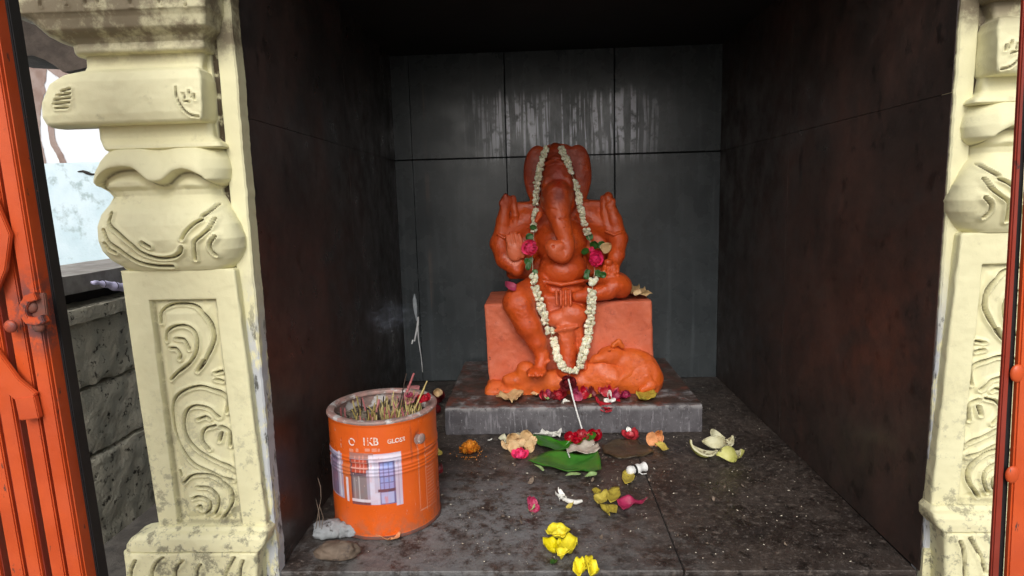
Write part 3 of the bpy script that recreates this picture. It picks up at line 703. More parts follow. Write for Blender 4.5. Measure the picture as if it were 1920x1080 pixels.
# ------------------------------------------------------------------ collapsible gates
def lean_box(name, x0a, x1a, z0, x0b, x1b, z1, y0, y1, mat, parent, bev=.0012, wob=.0):
    bm = bmesh.new(); add_box(bm, (-.5, y0, 0), (.5, y1, 1))
    bmesh.ops.subdivide_edges(bm, edges=[e for e in bm.edges if abs(e.verts[0].co.z-e.verts[1].co.z) > .5], cuts=30, use_grid_fill=True)
    for v in bm.verts:
        t = v.co.z; x0 = x0a+(x0b-x0a)*t; x1 = x1a+(x1b-x1a)*t
        v.co.x = x0+(x1-x0)*(v.co.x+.5)+wob*mnoise.noise(Vector((t*7, x0*90, 0))); v.co.z = z0+(z1-z0)*t
    es = [e for e in bm.edges if len(e.link_faces) == 2 and e.link_faces[0].normal.angle(e.link_faces[1].normal, 0) > .8]
    if bev: bmesh.ops.bevel(bm, geom=es, offset=bev, segments=2, affect='EDGES')
    o = bmo(name, bm, mat, None, True, 40)
    return keep(o, parent)
gl = empty('collapsible_gate', (-.55, -1.22, -.9), 'orange folded collapsible steel gate at the left with hook latch', 'gate')
zt_, zb_ = .90, -.90
GY = -1.22
def gx(u1080, u_top=None):  # x at v=1080 and at the top following the gate's slight lean
    xa = S(u1080, 1080, GY)[0]; za = S(u1080, 1080, GY)[2]; sl_ = -.030
    return xa+sl_*(zb_-za), xa+sl_*(zt_-za)
for i, (ua, ub) in enumerate(((128, 154), (90, 116), (52, 78), (13, 39), (-26, 0), (-66, -38))):
    xa0, xb0 = gx(ua); xa1, xb1 = gx(ub)
    dy = .004*(i % 2)
    lean_box('gate_bar', xa0, xa1, zb_, xb0, xb1, zt_, GY+dy, GY+.010+dy, m_gate, gl, .0012, .0004)
    # narrow web behind the bar, a U channel's dark inner side
    lean_box('channel_web', xa1+.0003, xa1+.0015, zb_, xb1+.0003, xb1+.0015, zt_, GY+.004+dy, GY+.016+dy, m_gatered if i else m_gate, gl, 0)
xa0, xb0 = gx(150); xa1, xb1 = gx(160)
lean_box('frame_post', xa0+.001, xa1+.001, zb_, xb0+.001, xb1+.001, zt_, GY+.016, GY+.030, m_gateblk, gl, .001)
def gp(u, v, y=GY-.002): return Vector(S(u, v, y))
def flat_bar(name, pts, wid, th, mat, parent, y):
    P = [gp(u, v, y) for u, v in pts]; bm = bmesh.new(); ring = []
    for i, p in enumerate(P):
        d = (P[min(i+1, len(P)-1)]-P[max(i-1, 0)]).normalized(); nn = Vector((-d.z, 0, d.x))
        ring.append([bm.verts.new(p+nn*wid/2+Vector((0, a_, 0))) for a_ in (0, th)]+[bm.verts.new(p-nn*wid/2+Vector((0, a_, 0))) for a_ in (th, 0)])
    for a_, b_ in zip(ring[:-1], ring[1:]):
        for k in range(4): bm.faces.new((a_[k], a_[(k+1) % 4], b_[(k+1) % 4], b_[k]))
    bm.faces.new(ring[0][::-1]); bm.faces.new(ring[-1]); bmesh.ops.recalc_face_normals(bm, faces=bm.faces)
    bmesh.ops.bevel(bm, geom=[e for e in bm.edges if e.calc_face_angle(0) > .8], offset=.0008, segments=2, affect='EDGES')
    return keep(bmo(name, bm, mat, None, True, 40), parent)
flat_bar('brace', [(-90, 560), (-30, 655), (20, 722), (56, 752)], .019, .005, m_gate, gl, GY-.006)
flat_bar('brace', [(-60, 330), (-20, 390), (2, 440), (-6, 500), (-30, 560)], .016, .005, m_gate, gl, GY-.006)
lg = flat_bar('lug', [(31, 768), (68, 764)], .022, .006, m_gate, gl, GY-.007)
hk = flat_bar('hook_latch', [(66, 556), (50, 560), (42, 574), (42, 590), (50, 602), (66, 603), (80, 598)], .0075, .008, m_gate, gl, GY-.010)
flat_bar('latch_plate', [(58, 580), (86, 580)], .030, .004, m_rust, gl, GY-.0045)
for u, v in ((20, 612), (72, 611), (59, 575), (-8, 440)):
    c = gp(u, v, GY-.0045); bm = bmesh.new(); bmesh.ops.create_uvsphere(bm, u_segments=18, v_segments=10, radius=.0062)
    for q in bm.verts: q.co = Vector((q.co.x, q.co.y*.55, q.co.z))+Vector(c)
    keep(bmo('rivet', bm, m_rust if u > 50 else m_gate, None, True), gl)
gr = empty('collapsible_gate', (.37, -1.22, -.9), 'orange collapsible steel gate edge with dark red strip at the far right', 'gate')
def rx(u1, v1, u2, v2, y):
    a_ = S(u1, v1, y); b_ = S(u2, v2, y); s_ = (b_[0]-a_[0])/(b_[2]-a_[2])
    return a_[0]+s_*(zb_-a_[2]), a_[0]+s_*(zt_-a_[2])
x0, x0b = rx(1859, 1080, 1907, 240, GY); x1, x1b = rx(1874, 1080, 1917, 240, GY)
lean_box('edge_strip', x0, x1, zb_, x0b, x1b, zt_, GY, GY+.005, m_gatered, gr, .0012, .001)
x2, x2b = rx(1887, 1080, 1931, 240, GY)
lean_box('channel_back', x1+.0005, x2+.002, zb_, x1b+.0005, x2b+.002, zt_, GY+.006, GY+.010, m_gateblk, gr, .0008)
lean_box('gate_bar', x2, x2+.034, zb_, x2b, x2b+.034, zt_, GY-.002, GY+.005, m_gate, gr, .0015, .0006)
for v in (700, 890): 
    c = S(1888-(1080-v)*-.05, v, GY-.002); bm = bmesh.new(); bmesh.ops.create_uvsphere(bm, u_segments=14, v_segments=8, radius=.006)
    for q in bm.verts: q.co = Vector((q.co.x, q.co.y*.5, q.co.z*1.4))+Vector(c)
    keep(bmo('rivet', bm, m_gate, None, True), gr)

# ================================================================== STATUE
SX0, SX1, SY0, SZ = S(833, 767, -.431)[0], S(1318, 757, -.431)[0], -.431, .0625
tag(rough_block('granite_step', (SX0, SY0, .0006), (SX1, -.02, SZ), m_slab, .0010, .008, 70), 'dark grey granite step slab under the orange statue', 'step slab')

# ---- seated figure, sculpted as one continuous body
D = SDF((-.215, -.445, .055), (.245, -.08, .665), .0021)
YO = .032
def P3(u, v, y): return S(u, v, y+YO)
mpp = 1/CAM['f']
def rr(px, y): return px*mpp*(y-CAM['loc'][1])*1.0
# ears and back plate
D.ell(P3(1012, 332, -.235), (rr(30, -.23), .014, rr(58, -.23)), .004, rot=.08)
D.ell(P3(1080, 332, -.235), (rr(29, -.23), .014, rr(60, -.23)), .004, rot=-.08)
D.ell(P3(1045, 329, -.232), (rr(58, -.22), .015, rr(59, -.22)), .004)
# shallow hollow inside each ear
D.ell(P3(1000, 340, -.266), (rr(11, -.25), .014, rr(30, -.25)), .008, 'sub', rot=.08)
D.ell(P3(1091, 340, -.266), (rr(11, -.25), .014, rr(30, -.25)), .008, 'sub', rot=-.08)
# shoulders / upper torso
D.chain([P3(975, 415, -.225), P3(1046, 400, -.225), P3(1128, 405, -.225)], [.030, .040, .030], .012)
D.rbox(P3(952, 445, -.252), P3(1146, 374, -.195), .010, .010)
D.rbox(P3(950, 525, -.232), P3(1152, 440, -.195), .014, .012)
D.ell(P3(985, 465, -.240), (.030, .020, .045), .014); D.ell(P3(1120, 465, -.240), (.030, .020, .045), .014)
D.ell(P3(1052, 455, -.245), (.062, .048, .060), .014)
D.ell(P3(1055, 505, -.272), (.060, .058, .045), .012)          # belly
D.ell(P3(1052, 540, -.270), (.066, .050, .026), .010)          # hips
# skull, crown, cheeks
D.ell(P3(1046, 345, -.262), (.043, .042, .062), .010)
D.ell(P3(1046, 378, -.275), (.043, .040, .040), .008)
D.ell(P3(1041, 292, -.250), (.026, .028, .026), .006)
D.ell(P3(1041, 278, -.245), (.015, .018, .014), .005)
D.chain([P3(1016, 300, -.262), P3(1041, 288, -.282), P3(1066, 300, -.262)], [.0035, .004, .0035], .003)
D.chain([P3(1012, 312, -.275), P3(1041, 300, -.292), P3(1072, 312, -.275)], [.004, .0045, .004], .004)   # crown band
D.ell(P3(1026, 350, -.296), (.013, .012, .024), .012)
D.ell(P3(1066, 350, -.296), (.013, .012, .024), .012)
# eyes
for u in (1021, 1069):
    D.ell(P3(u, 366, -.306), (.0065, .005, .0035), .002)
    D.chain([P3(u-6, 360, -.306), P3(u, 357, -.309), P3(u+6, 360, -.306)], [.0016]*3, .002)
# tusks
D.cap(P3(1086, 402, -.288), P3(1090, 412, -.300), .008, .006, .003); D.cap(P3(1012, 402, -.288), P3(1006, 414, -.298), .008, .005, .003)
# trunk
tr = catmull([P3(1045, 365, -.298), P3(1046, 392, -.312), P3(1050, 415, -.322), P3(1058, 440, -.330), P3(1064, 462, -.334), P3(1057, 480, -.338), P3(1042, 474, -.342), P3(1035, 463, -.342)], 3)
D.chain(tr, list(np.interp(np.linspace(0, 1, len(tr)), [0, .25, .5, .75, 1], [.035, .0245, .0170, .0155, .0175])), .005)
D.ell(P3(1046, 462, -.343), (.021, .014, .014), .004, rot=.25)
for u, v in ((1037, 462), (1056, 469)): D.ell(P3(u, v, -.358), (.0035, .006, .0035), .001, 'sub')
for v in (392, 408, 424, 440): D.chain([P3(1034+(v-392)*.2, v, -.338), P3(1050+(v-392)*.2, v+3, -.346), P3(1066+(v-392)*.2, v, -.338)], [.0014]*3, .002, 'sub')
# viewer's left: raised rear arm with object, elbow, front hand raised palm out
D.chain([P3(985, 412, -.235), P3(950, 440, -.250), P3(938, 455, -.262)], [.030, .026, .023], .010)
D.chain([P3(938, 455, -.262), P3(943, 415, -.262), P3(947, 388, -.262)], [.022, .016, .013], .006)
D.ell(P3(950, 378, -.262), (.016, .014, .016), .004)
D.chain([P3(962, 372, -.258), P3(966, 405, -.262), P3(966, 432, -.262)], [.008, .009, .007], .003)
D.ell(P3(948, 370, -.268), (.007, .007, .010), .003); D.ell(P3(940, 382, -.268), (.006, .007, .009), .003)
D.chain([P3(938, 458, -.268), P3(948, 485, -.285), P3(968, 505, -.298)], [.025, .024, .018], .008)
D.ell(P3(972, 492, -.292), (.022, .020, .016), .008)
D.ell(P3(965, 470, -.318), (.019, .009, .026), .004, rot=.10)        # palm
for i, (u, v) in enumerate(((951, 443), (958, 438), (966, 437), (974, 440))):
    D.cap(P3(u+4, 462, -.320), P3(u, v, -.322), .0056, .0046, .0015)
D.chain([P3(980, 480, -.315), P3(987, 468, -.322), P3(986, 456, -.326)], [.006, .0055, .0045], .002)
D.chain([P3(934, 440, -.286), P3(946, 446, -.289), P3(958, 440, -.285)], [.0035]*3, .002)   # arm ring
# viewer's right
D.chain([P3(1110, 410, -.235), P3(1140, 425, -.245), P3(1158, 448, -.262)], [.030, .026, .022], .010)
D.chain([P3(1160, 445, -.262), P3(1152, 412, -.262), P3(1143, 386, -.262)], [.020, .017, .014], .006)
D.chain([P3(1131, 372, -.258), P3(1133, 400, -.262), P3(1140, 432, -.270)], [.008, .009, .007], .003)
D.ell(P3(1140, 372, -.260), (.012, .012, .016), .004); D.ell(P3(1148, 380, -.268), (.008, .008, .012), .003)
D.chain([P3(1160, 450, -.268), P3(1156, 478, -.290), P3(1148, 500, -.308)], [.022, .019, .016], .007)
D.chain([P3(1136, 433, -.282), P3(1150, 440, -.288), P3(1164, 436, -.284)], [.0035]*3, .002)
D.ell(P3(1144, 500, -.318), (.019, .016, .016), .005)
for i, (u, v) in enumerate(((1134, 512), (1142, 516), (1150, 516), (1158, 512))):
    D.chain([P3(u, 500, -.328), P3(u-1, v-3, -.338), P3(u-1, v+2, -.332)], [.0058, .005, .0045], .0018)
D.ell(P3(1140, 492, -.330), (.010, .010, .009), .003)
# viewer's right folded leg, foot drawn in to the lap
D.ell(P3(1146, 533, -.305), (.048, .052, .032), .010)
D.ell(P3(1165, 540, -.315), (.024, .030, .024), .008)
D.chain([P3(1140, 545, -.340), P3(1105, 552, -.352), P3(1082, 556, -.352)], [.022, .018, .012], .007)
# viewer's left hanging leg
D.chain([P3(1015, 535, -.285), P3(975, 562, -.362)], [.034, .036], .010)
D.ell(P3(970, 568, -.368), (.034, .028, .034), .008)
D.chain([P3(972, 572, -.372), P3(990, 610, -.374), P3(1006, 640, -.372), P3(1016, 668, -.372)], [.035, .030, .022, .016], .008)
D.chain([P3(1018, 668, -.374), P3(1012, 690, -.388)], [.016, .014], .006)
D.ell(P3(1006, 697, -.398), (.024, .022, .010), .006)
for i in range(4): D.cap(P3(996+i*8, 698, -.408), P3(992+i*8, 704, -.420), .0055, .0045, .0012)
D.chain([P3(1004, 678, -.388), P3(1018, 683, -.392), P3(1030, 676, -.386)], [.0035]*3, .002)      # anklet
# drapery between the legs
D.rbox(P3(1020, 600, -.345), P3(1098, 545, -.300), .012, .010)
D.cap(P3(1060, 548, -.350), P3(1060, 575, -.356), .012, .010, .004)
for u in (1043, 1051, 1060, 1069): D.cap(P3(u, 545, -.360), P3(u+1, 572, -.368), .0035, .0030, .002)
D.ell(P3(1074, 590, -.352), (.036, .018, .026), .006)
D.ell(P3(1045, 598, -.352), (.026, .016, .020), .006)
D.chain([P3(1042, 620, -.368), P3(1060, 616, -.372), P3(1082, 612, -.366)], [.0045, .005, .0035], .002)
D.chain([P3(1062, 615, -.350), P3(1064, 655, -.352), P3(1062, 695, -.358)], [.022, .020, .024], .008)
D.chain([P3(1046, 615, -.364), P3(1056, 640, -.366), P3(1062, 680, -.366)], [.004, .004, .004], .003)
D.chain([P3(1084, 610, -.352), P3(1090, 650, -.350), P3(1096, 690, -.356)], [.010, .009, .012], .008)
# belly fold, waist band
D.chain([P3(1012, 482, -.318), P3(1052, 490, -.334), P3(1098, 482, -.318)], [.0022]*3, .003, 'sub')
D.chain([P3(1008, 524, -.318), P3(1052, 534, -.332), P3(1100, 526, -.318)], [.005]*3, .003)
D.chain([P3(1008, 533, -.322), P3(1052, 543, -.337), P3(1100, 535, -.322)], [.0018]*3, .002, 'sub')
D.ell(P3(1056, 503, -.332), (.003, .004, .003), .002, 'sub')
V, Q = D.mesh()
V += np.array([mnoise.noise_vector(Vector(v*42))*.0011+mnoise.noise_vector(Vector(v*130))*.0005 for v in V])
st = empty('elephant_headed_statue', (.0, -.30, SZ), 'orange painted stone statue of a seated elephant-headed deity, garlanded, on the granite step', 'statue')
fig = mesh_np('figure', V, Q, m_fig); keep(fig, st)
# vermilion tint: R red powder on brow, G dark wine stain on ears/crown, B salmon palms
c_b = P3(1046, 334, -.30); c_h = P3(1046, 320, -.27); c_k = P3(972, 545, -.34)
tin = np.zeros((len(V), 4)); tin[:, 3] = 1
dx = np.abs(V[:, 0]-c_b[0]); dz = V[:, 2]-c_b[2]
tin[:, 0] = np.exp(-(dx/.010)**2-(dz/.030)**2)*(V[:, 1] < -.24)*.95
zc = P3(1046, 395, -.25)[2]
tin[:, 1] = np.clip((V[:, 2]-zc)/.05, 0, 1)*.85+np.exp(-(np.linalg.norm((V-c_k)/np.array([.03, .05, .03]), axis=1))**2)*.7
pd = P3(1047, 362, -.31); tin[:, 1] += np.exp(-((V[:, 0]-pd[0])/.012)**2-((V[:, 2]-pd[2])/.018)**2)*(V[:, 1] < -.24)
tin[:, 1] = np.clip(tin[:, 1], 0, 1)
pp_ = P3(965, 468, -.32); tin[:, 2] = (np.linalg.norm((V-pp_)/np.array([.026, .03, .040]), axis=1) < 1)*.8
pp_ = P3(1056, 600, -.36); tin[:, 2] += np.exp(-np.linalg.norm((V-pp_)/np.array([.035, .04, .045]), axis=1)**2)*.6
pp_ = P3(1044, 468, -.35); tin[:, 2] += np.exp(-np.linalg.norm((V-pp_)/np.array([.025, .02, .022]), axis=1)**2)*.6
at2 = fig.data.color_attributes.new('tint', 'FLOAT_COLOR', 'POINT'); at2.data.foreach_set('color', np.clip(tin, 0, 1).astype(np.float32).ravel())
# block seat
D2 = SDF((-.215, -.345, .055), (.235, -.05, .300), .003)
a_ = P3(908, 572, -.332); b_ = P3(1223, 562, -.332)
D2.rbox((a_[0], -.332+YO, .050), (b_[0], -.09, (a_[2]+b_[2])/2), .004, .001)
V, Q = D2.mesh()
for i in range(0): pass
nz_ = np.array([mnoise.noise(Vector(v*22))*.0034+mnoise.noise(Vector(v*70))*.0012 for v in V]); V[:, 1] += nz_
V[:, 0] += .012*np.clip((.28-V[:, 2])/.22, 0, 1)*np.where(V[:, 0] > 0, .5, .55)+nz_*.6
V[:, 2] += nz_*.6
keep(mesh_np('block_seat', V, Q, m_blk), st)
# rough base with the mouse crouching at the right
D3 = SDF((-.225, -.420, .050), (.262, -.23, .190), .0021)
D3.rbox(P3(912, 735, -.37)*[1, 0, 0]+[0, -.362+YO, .045], P3(1228, 735, -.37)*[1, 0, 0]+[0, -.30+YO, .090], .016, .01)
D3.rbox(P3(908, 735, -.38)*[1, 0, 0]+[0, -.372+YO, .040], P3(1236, 735, -.38)*[1, 0, 0]+[0, -.30+YO, .076], .012, .01)
D3.ell(P3(1120, 702, -.345), (.045, .022, .034), .016); D3.ell(P3(1185, 700, -.345), (.060, .026, .042), .016); D3.ell(P3(1225, 715, -.335), (.020, .022, .034), .012); D3.ell(P3(1130, 700, -.350), (.050, .026, .036), .018); D3.ell(P3(1205, 702, -.350), (.042, .028, .040), .018); D3.ell(P3(1060, 712, -.345), (.05, .02, .028), .018)
D3.chain([P3(926, 736, -.345), P3(960, 728, -.348), P3(1000, 714, -.352), P3(1070, 716, -.350), P3(1150, 710, -.356), P3(1218, 712, -.346)], [.014, .018, .025, .022, .026, .026], .016)
D3.ell(P3(986, 696, -.362), (.024, .022, .026), .008); D3.ell(P3(965, 712, -.360), (.030, .020, .018), .010)
V, Q = D3.mesh(); V += np.array([mnoise.noise_vector(Vector(v*55))*.0018 for v in V])
keep(mesh_np('rough_base', V, Q, m_base), st)
P4 = lambda u, v, y: P3(u, v, y+.008)
D4 = SDF((.03, -.400, .055), (.265, -.22, .205), .0020)
D4.ell(P4(1182, 688, -.345), (.056, .038, .046), .010)
D4.ell(P4(1206, 694, -.345), (.036, .034, .040), .014)
D4.ell(P4(1146, 668, -.352), (.034, .026, .026), .008)
D4.chain([P4(1140, 668, -.362), P4(1118, 674, -.366), P4(1110, 678, -.366)], [.018, .011, .007], .006)
D4.chain([P4(1150, 648, -.368), P4(1160, 641, -.368), P4(1167, 650, -.366)], [.0065, .007, .0055], .004)
D4.ell(P4(1158, 651, -.378), (.007, .008, .008), .003, 'sub')
D4.ell(P4(1143, 656, -.378), (.0042, .004, .0032), .002)
D4.chain([P4(1112, 682, -.372), P4(1122, 684, -.375), P4(1134, 681, -.374)], [.0015]*3, .002, 'sub')
D4.chain([P4(1176, 700, -.372), P4(1160, 712, -.382), P4(1140, 716, -.388)], [.016, .010, .007], .006)
D4.chain([P4(1210, 705, -.372), P4(1222, 722, -.378), P4(1204, 730, -.388)], [.018, .012, .008], .006)
V, Q = D4.mesh(); V += np.array([mnoise.noise_vector(Vector(v*50))*.0012 for v in V])
keep(mesh_np('mouse', V, Q, m_base), st)

# surface of the figure in front of a given photo line, for things laid on it
from mathutils.bvhtree import BVHTree
_bv = [BVHTree.FromPolygons([tuple(v) for v in np.array([o.matrix_parent_inverse@x.co for x in o.data.vertices]) + np.array(st.location)], [tuple(p.vertices) for p in o.data.polygons]) for o in st.children]
def on_statue(u, v, off=.003, default=-.36):
    d = F_+(u-960)/CAM['f']*R_-(v-540)/CAM['f']*U_; d = Vector(d).normalized(); best = None
    for b_ in _bv:
        h = b_.ray_cast(Vector(CAM['loc']), d)
        if h[0] is not None and (best is None or h[3] < best[1]): best = (h[0], h[3], h[1])
    if best is None: return Vector(S(u, v, default)), Vector((0, -1, 0))
    return best[0]-d*off, best[2]

# ================================================================== PAINT TIN
TX, TY, TR = -.3245, -.783, .0875
TH = float(S(713, 757, TY)[2])
tinr = empty('paint_tin', (TX, TY, 0), 'orange paint tin used as incense holder by the left wall, door picture on its label', 'tin')
na, nz = 360, 240
ang = np.linspace(0, 2*math.pi, na, endpoint=False); zz = np.linspace(0, TH-.004, nz)
A_, Z_ = np.meshgrid(ang, zz)
def ring(z, c, w_, h): return h*np.exp(-((z-c)/w_)**2)
f = Z_/TH
RR = TR+sum(ring(Z_, TH*c, .0022, .0011) for c in (.545, .575, .605, .66, .69))-ring(Z_, TH*.63, .004, .0008)
dent = lambda a0, z0, wa, wz, h: -h*np.exp(-(((A_-a0+math.pi) % (2*math.pi)-math.pi)/wa)**2-((Z_-z0)/wz)**2)
A0 = math.radians(-90)   # straight towards the front
def aw(deg): return (math.radians(deg)) % (2*math.pi)
RR = RR+dent(aw(-38), TH*.78, .10, .010, .0055)+dent(aw(-100), TH*.2, .3, .02, .0012)+dent(aw(-60), TH*.35, .15, .03, .0010)+dent(aw(-120), TH*.85, .2, .02, .0010)
RR = RR+ring(Z_, .002, .0022, .0016)+ring(Z_, TH-.006, .0028, .0012)
V = np.stack([TX+RR*np.cos(A_), TY+RR*np.sin(A_), Z_+.0008], -1).reshape(-1, 3)
I, J = np.meshgrid(np.arange(nz-1), np.arange(na), indexing='ij'); J2 = (J+1) % na
Q = np.stack([I*na+J, I*na+J2, (I+1)*na+J2, (I+1)*na+J], -1).reshape(-1, 4)
# flat print of the label: a doorway and a blue shuttered window between white pillars
Cc = np.zeros((nz, na, 4)); Cc[..., :3] = (.70, .115, .012); Cc[..., 3] = 1
dg = (np.degrees(A_)+180) % 360-180                         # -90 faces the front
# horizontal position along the label as seen from the front: photo u -> angle
def u2deg(u, v=850):
    d = F_+(u-960)/CAM['f']*R_-(v-540)/CAM['f']*U_; o_ = np.array(CAM['loc'])[:2]-[TX, TY]; d2 = d[:2]
    a_ = d2@d2; b_ = o_@d2; c_ = o_@o_-TR*TR; disc = b_*b_-a_*c_
    t = (-b_-math.sqrt(max(disc, 0)))/a_; p = o_+t*d2; return math.degrees(math.atan2(p[1], p[0]))
def zf(v, u=700): 
    t = math.radians(u2deg(u)); y = TY+TR*math.sin(t); return S(u, v, y)[2]
def paint(u0, u1, v0, v1, col, k=1.0):
    m_ = (dg >= u2deg(u0)) & (dg <= u2deg(u1)) & (Z_ <= zf(v0, (u0+u1)/2)) & (Z_ >= zf(v1, (u0+u1)/2)); Cc[m_, :3] = Cc[m_, :3]*(1-k)+np.array(col)*k
paint(620, 641, 846, 930, (.40, .38, .52)); paint(622, 632, 852, 925, (.16, .15, .25)); paint(634, 637, 846, 930, (.62, .60, .70))
paint(655, 751, 853, 948, (.56, .56, .70)); paint(655, 700, 851, 862, (.34, .20, .18)); paint(641, 655, 870, 935, (.50, .16, .06), .6)
paint(655, 690, 862, 948, (.10, .07, .09)); paint(658, 686, 862, 888, (.42, .06, .03))
for u in (664, 672, 680): paint(u, u+1.6, 855, 888, (.62, .30, .25))
for v in (868, 878): paint(656, 688, v, v+2, (.62, .30, .25))
paint(658, 684, 893, 938, (.22, .19, .20)); paint(669, 671, 893, 938, (.50, .48, .50)); paint(661, 663, 896, 936, (.36, .32, .34))
paint(646, 649, 895, 940, (.72, .70, .80)); paint(684, 690, 882, 942, (.34, .32, .42)); paint(655, 700, 938, 943, (.66, .64, .72))
paint(690, 707, 862, 945, (.62, .62, .76)); paint(700, 707, 862, 925, (.48, .48, .62)); paint(690, 751, 853, 861, (.70, .70, .82))
paint(708, 738, 866, 946, (.12, .14, .30)); paint(711, 735, 869, 918, (.26, .34, .68)); paint(711, 735, 924, 944, (.40, .44, .70))
for u in (717, 726): paint(u, u+1.3, 869, 918, (.12, .15, .34))
for v in (881, 893, 905): paint(711, 735, v, v+1.5, (.12, .15, .34))
paint(704, 739, 918, 923, (.07, .06, .10)); paint(738, 751, 862, 948, (.56, .56, .72)); paint(744, 746, 862, 948, (.38, .38, .54))
for u in (783, 796): paint(u, u+2, 830, 955, (.74, .40, .28), .55)
for v in range(836, 950, 6): paint(799, 812, v, v+2.4, (.72, .40, .30), .35)
paint(783, 798, 830, 833, (.74, .40, .28), .55); paint(783, 798, 953, 956, (.74, .40, .28), .55)
for v, u0, u1 in ((842, 655, 663), (842, 668, 672), (842, 685, 694), (842, 697, 706), (842, 709, 713)): paint(u0, u1, v, v+6, (.78, .50, .40), .5)
def labmat():
    mm, n, b = newmat('printed_orange_tin'); v = pos(n)
    at3 = N(n, 'ShaderNodeAttribute', attribute_name='print')
    base = at3.outputs['Color']
    col = mix(n, ramp(n, noise(n, v, 30, 5), .3, .7, 0, .25), base, (.60, .075, .01))
    scr = ramp(n, noise(n, pos(n, (1, 1, .12)), 110, 5, .7), .60, .68, 0, .55); col = mix(n, scr, col, (.74, .14, .03))
    rs = ramp(n, noise(n, v, 38, 6, .75), .63, .70); col = mix(n, rs, col, (.30, .06, .02))
    rn = ramp(n, noise(n, pos(n, (1, 1, .05), (4, 0, 0)), 85, 3, .6), .60, .68, 0, .6); col = mix(n, rn, col, (.34, .07, .03))
    pk = ramp(n, noise(n, pos(n, (1, 1, .5), (1, 7, 0)), 190, 4, .7), .66, .72, 0, .8); col = mix(n, pk, col, (.60, .42, .36))
    sx = N(n, 'ShaderNodeSeparateXYZ'); n.links.new(pos(n), sx.inputs[0])
    du = math_(n, 'MULTIPLY', ramp(n, sx.outputs['Z'], .05, .0), ramp(n, noise(n, v, 60, 6, .7), .42, .6)); col = mix(n, math_(n, 'MULTIPLY', du, .6), col, (.32, .14, .08))
    n.links.new(col, b.inputs['Base Color']); n.links.new(ramp(n, noise(n, v, 20, 5), .3, .7, .25, .5), b.inputs['Roughness'])
    bump(n, b, noise(n, v, 60, 5, .6), .25, .001); return mm
body = mesh_np('body', V, Q, labmat()); ca = body.data.color_attributes.new('print', 'FLOAT_COLOR', 'POINT'); ca.data.foreach_set('color', Cc.reshape(-1, 4).astype(np.float32).ravel())
keep(body, tinr)
m_rim = M('pink_grey_tin_rim', (.42, .24, .21), (.26, .19, .17), 40, .5, 200, .8, .0015, (.55, .52, .51), 45, (.52, .60))
def lathe(prof, cx, cy, n=96, wob=0):
    V = []; Fc = []
    for r_, z in prof:
        for k in range(n):
            a_ = 2*math.pi*k/n; V.append((cx+(r_+wob*mnoise.noise(Vector((math.cos(a_)*3, math.sin(a_)*3, z*9))))*math.cos(a_), cy+(r_+wob*mnoise.noise(Vector((math.cos(a_)*3, math.sin(a_)*3, z*9))))*math.sin(a_), z))
    for i in range(len(prof)-1):
        for k in range(n): k2 = (k+1) % n; Fc.append((i*n+k, i*n+k2, (i+1)*n+k2, (i+1)*n+k))
    return V, Fc
V, Fc = lathe([(TR+.0004, TH-.006), (TR+.0022, TH-.0035), (TR+.0022, TH-.001), (TR+.0006, TH+.0004), (TR-.004, TH+.0006), (TR-.0095, TH-.0005), (TR-.0105, TH-.003), (TR-.010, TH-.006), (TR-.0035, TH-.008), (TR-.003, TH-.05)], TX, TY, 120, .0008)
keep(mk('rim', V, Fc, m_rim, None, True, 50), tinr)
V, Fc = lathe([(TR+.0018, .0006), (TR+.0024, .003), (TR+.0006, .0055)], TX, TY, 96, .0006)
keep(mk('bottom_seam', V, Fc, m_rust, None), tinr)
# ear for the handle
ea = aw(-34); ec = Vector((TX+(TR-.001)*math.cos(ea), TY+(TR-.001)*math.sin(ea), TH*.78))
bm = bmesh.new(); bmesh.ops.create_uvsphere(bm, u_segments=20, v_segments=10, radius=.0085)
for v in bm.verts: 
    q = v.co.copy(); v.co = ec+Vector((math.cos(ea), math.sin(ea), 0))*q.x*.45+Vector((-math.sin(ea), math.cos(ea), 0))*q.y+Vector((0, 0, q.z))
keep(bmo('handle_ear', bm, m_rim, None, True), tinr)
# lettering wrapped on the tin
m_let = M('worn_white_print', (.80, .74, .70), (.70, .50, .40), 160, .5, 200, .2, .001, (.66, .12, .02), 190, (.52, .58))
def wrap_text(txt, u0, v_base, h, sx=1.0, par=tinr, bold=0.0):
    cu = bpy.data.curves.new('lettering', 'FONT'); cu.body = txt; cu.size = 1; cu.offset = bold; cu.resolution_u = 3
    o = bpy.data.objects.new('t', cu); COL.objects.link(o); dgph = bpy.context.evaluated_depsgraph_get(); me = bpy.data.meshes.new_from_object(o.evaluated_get(dgph))
    bpy.data.objects.remove(o); bm = bmesh.new(); bm.from_mesh(me)
    bmesh.ops.triangulate(bm, faces=bm.faces)
    for _ in range(2): bmesh.ops.subdivide_edges(bm, edges=[e for e in bm.edges if e.calc_length() > .12], cuts=1)
    t0 = math.radians(u2deg(u0)); z0 = zf(v_base, u0); k = h/.70
    for v in bm.verts:
        an = t0+v.co.x*k*sx/TR; z = z0+v.co.y*k
        r_ = TR+.0006+float(np.interp(z, zz, RR[:, 0]*0+sum(ring(zz, TH*c, .0022, .0011) for c in (.545, .575, .605, .66, .69))))
        v.co = Vector((TX+r_*math.cos(an), TY+r_*math.sin(an), z))
    o = bmo('lettering', bm, m_let, None, False); keep(o, par)
px_m = (1.0)/CAM['f']*1.02
wrap_text('|', 640, 834, 13*px_m, .7); wrap_text('O', 655, 834, 14*px_m, .9, bold=.01); wrap_text('I', 682, 835, 16*px_m, .8, bold=.01); wrap_text('KB', 689, 835, 14*px_m, .85, bold=.02)
wrap_text('GLOSS', 727, 832, 8*px_m, .95, bold=.03)
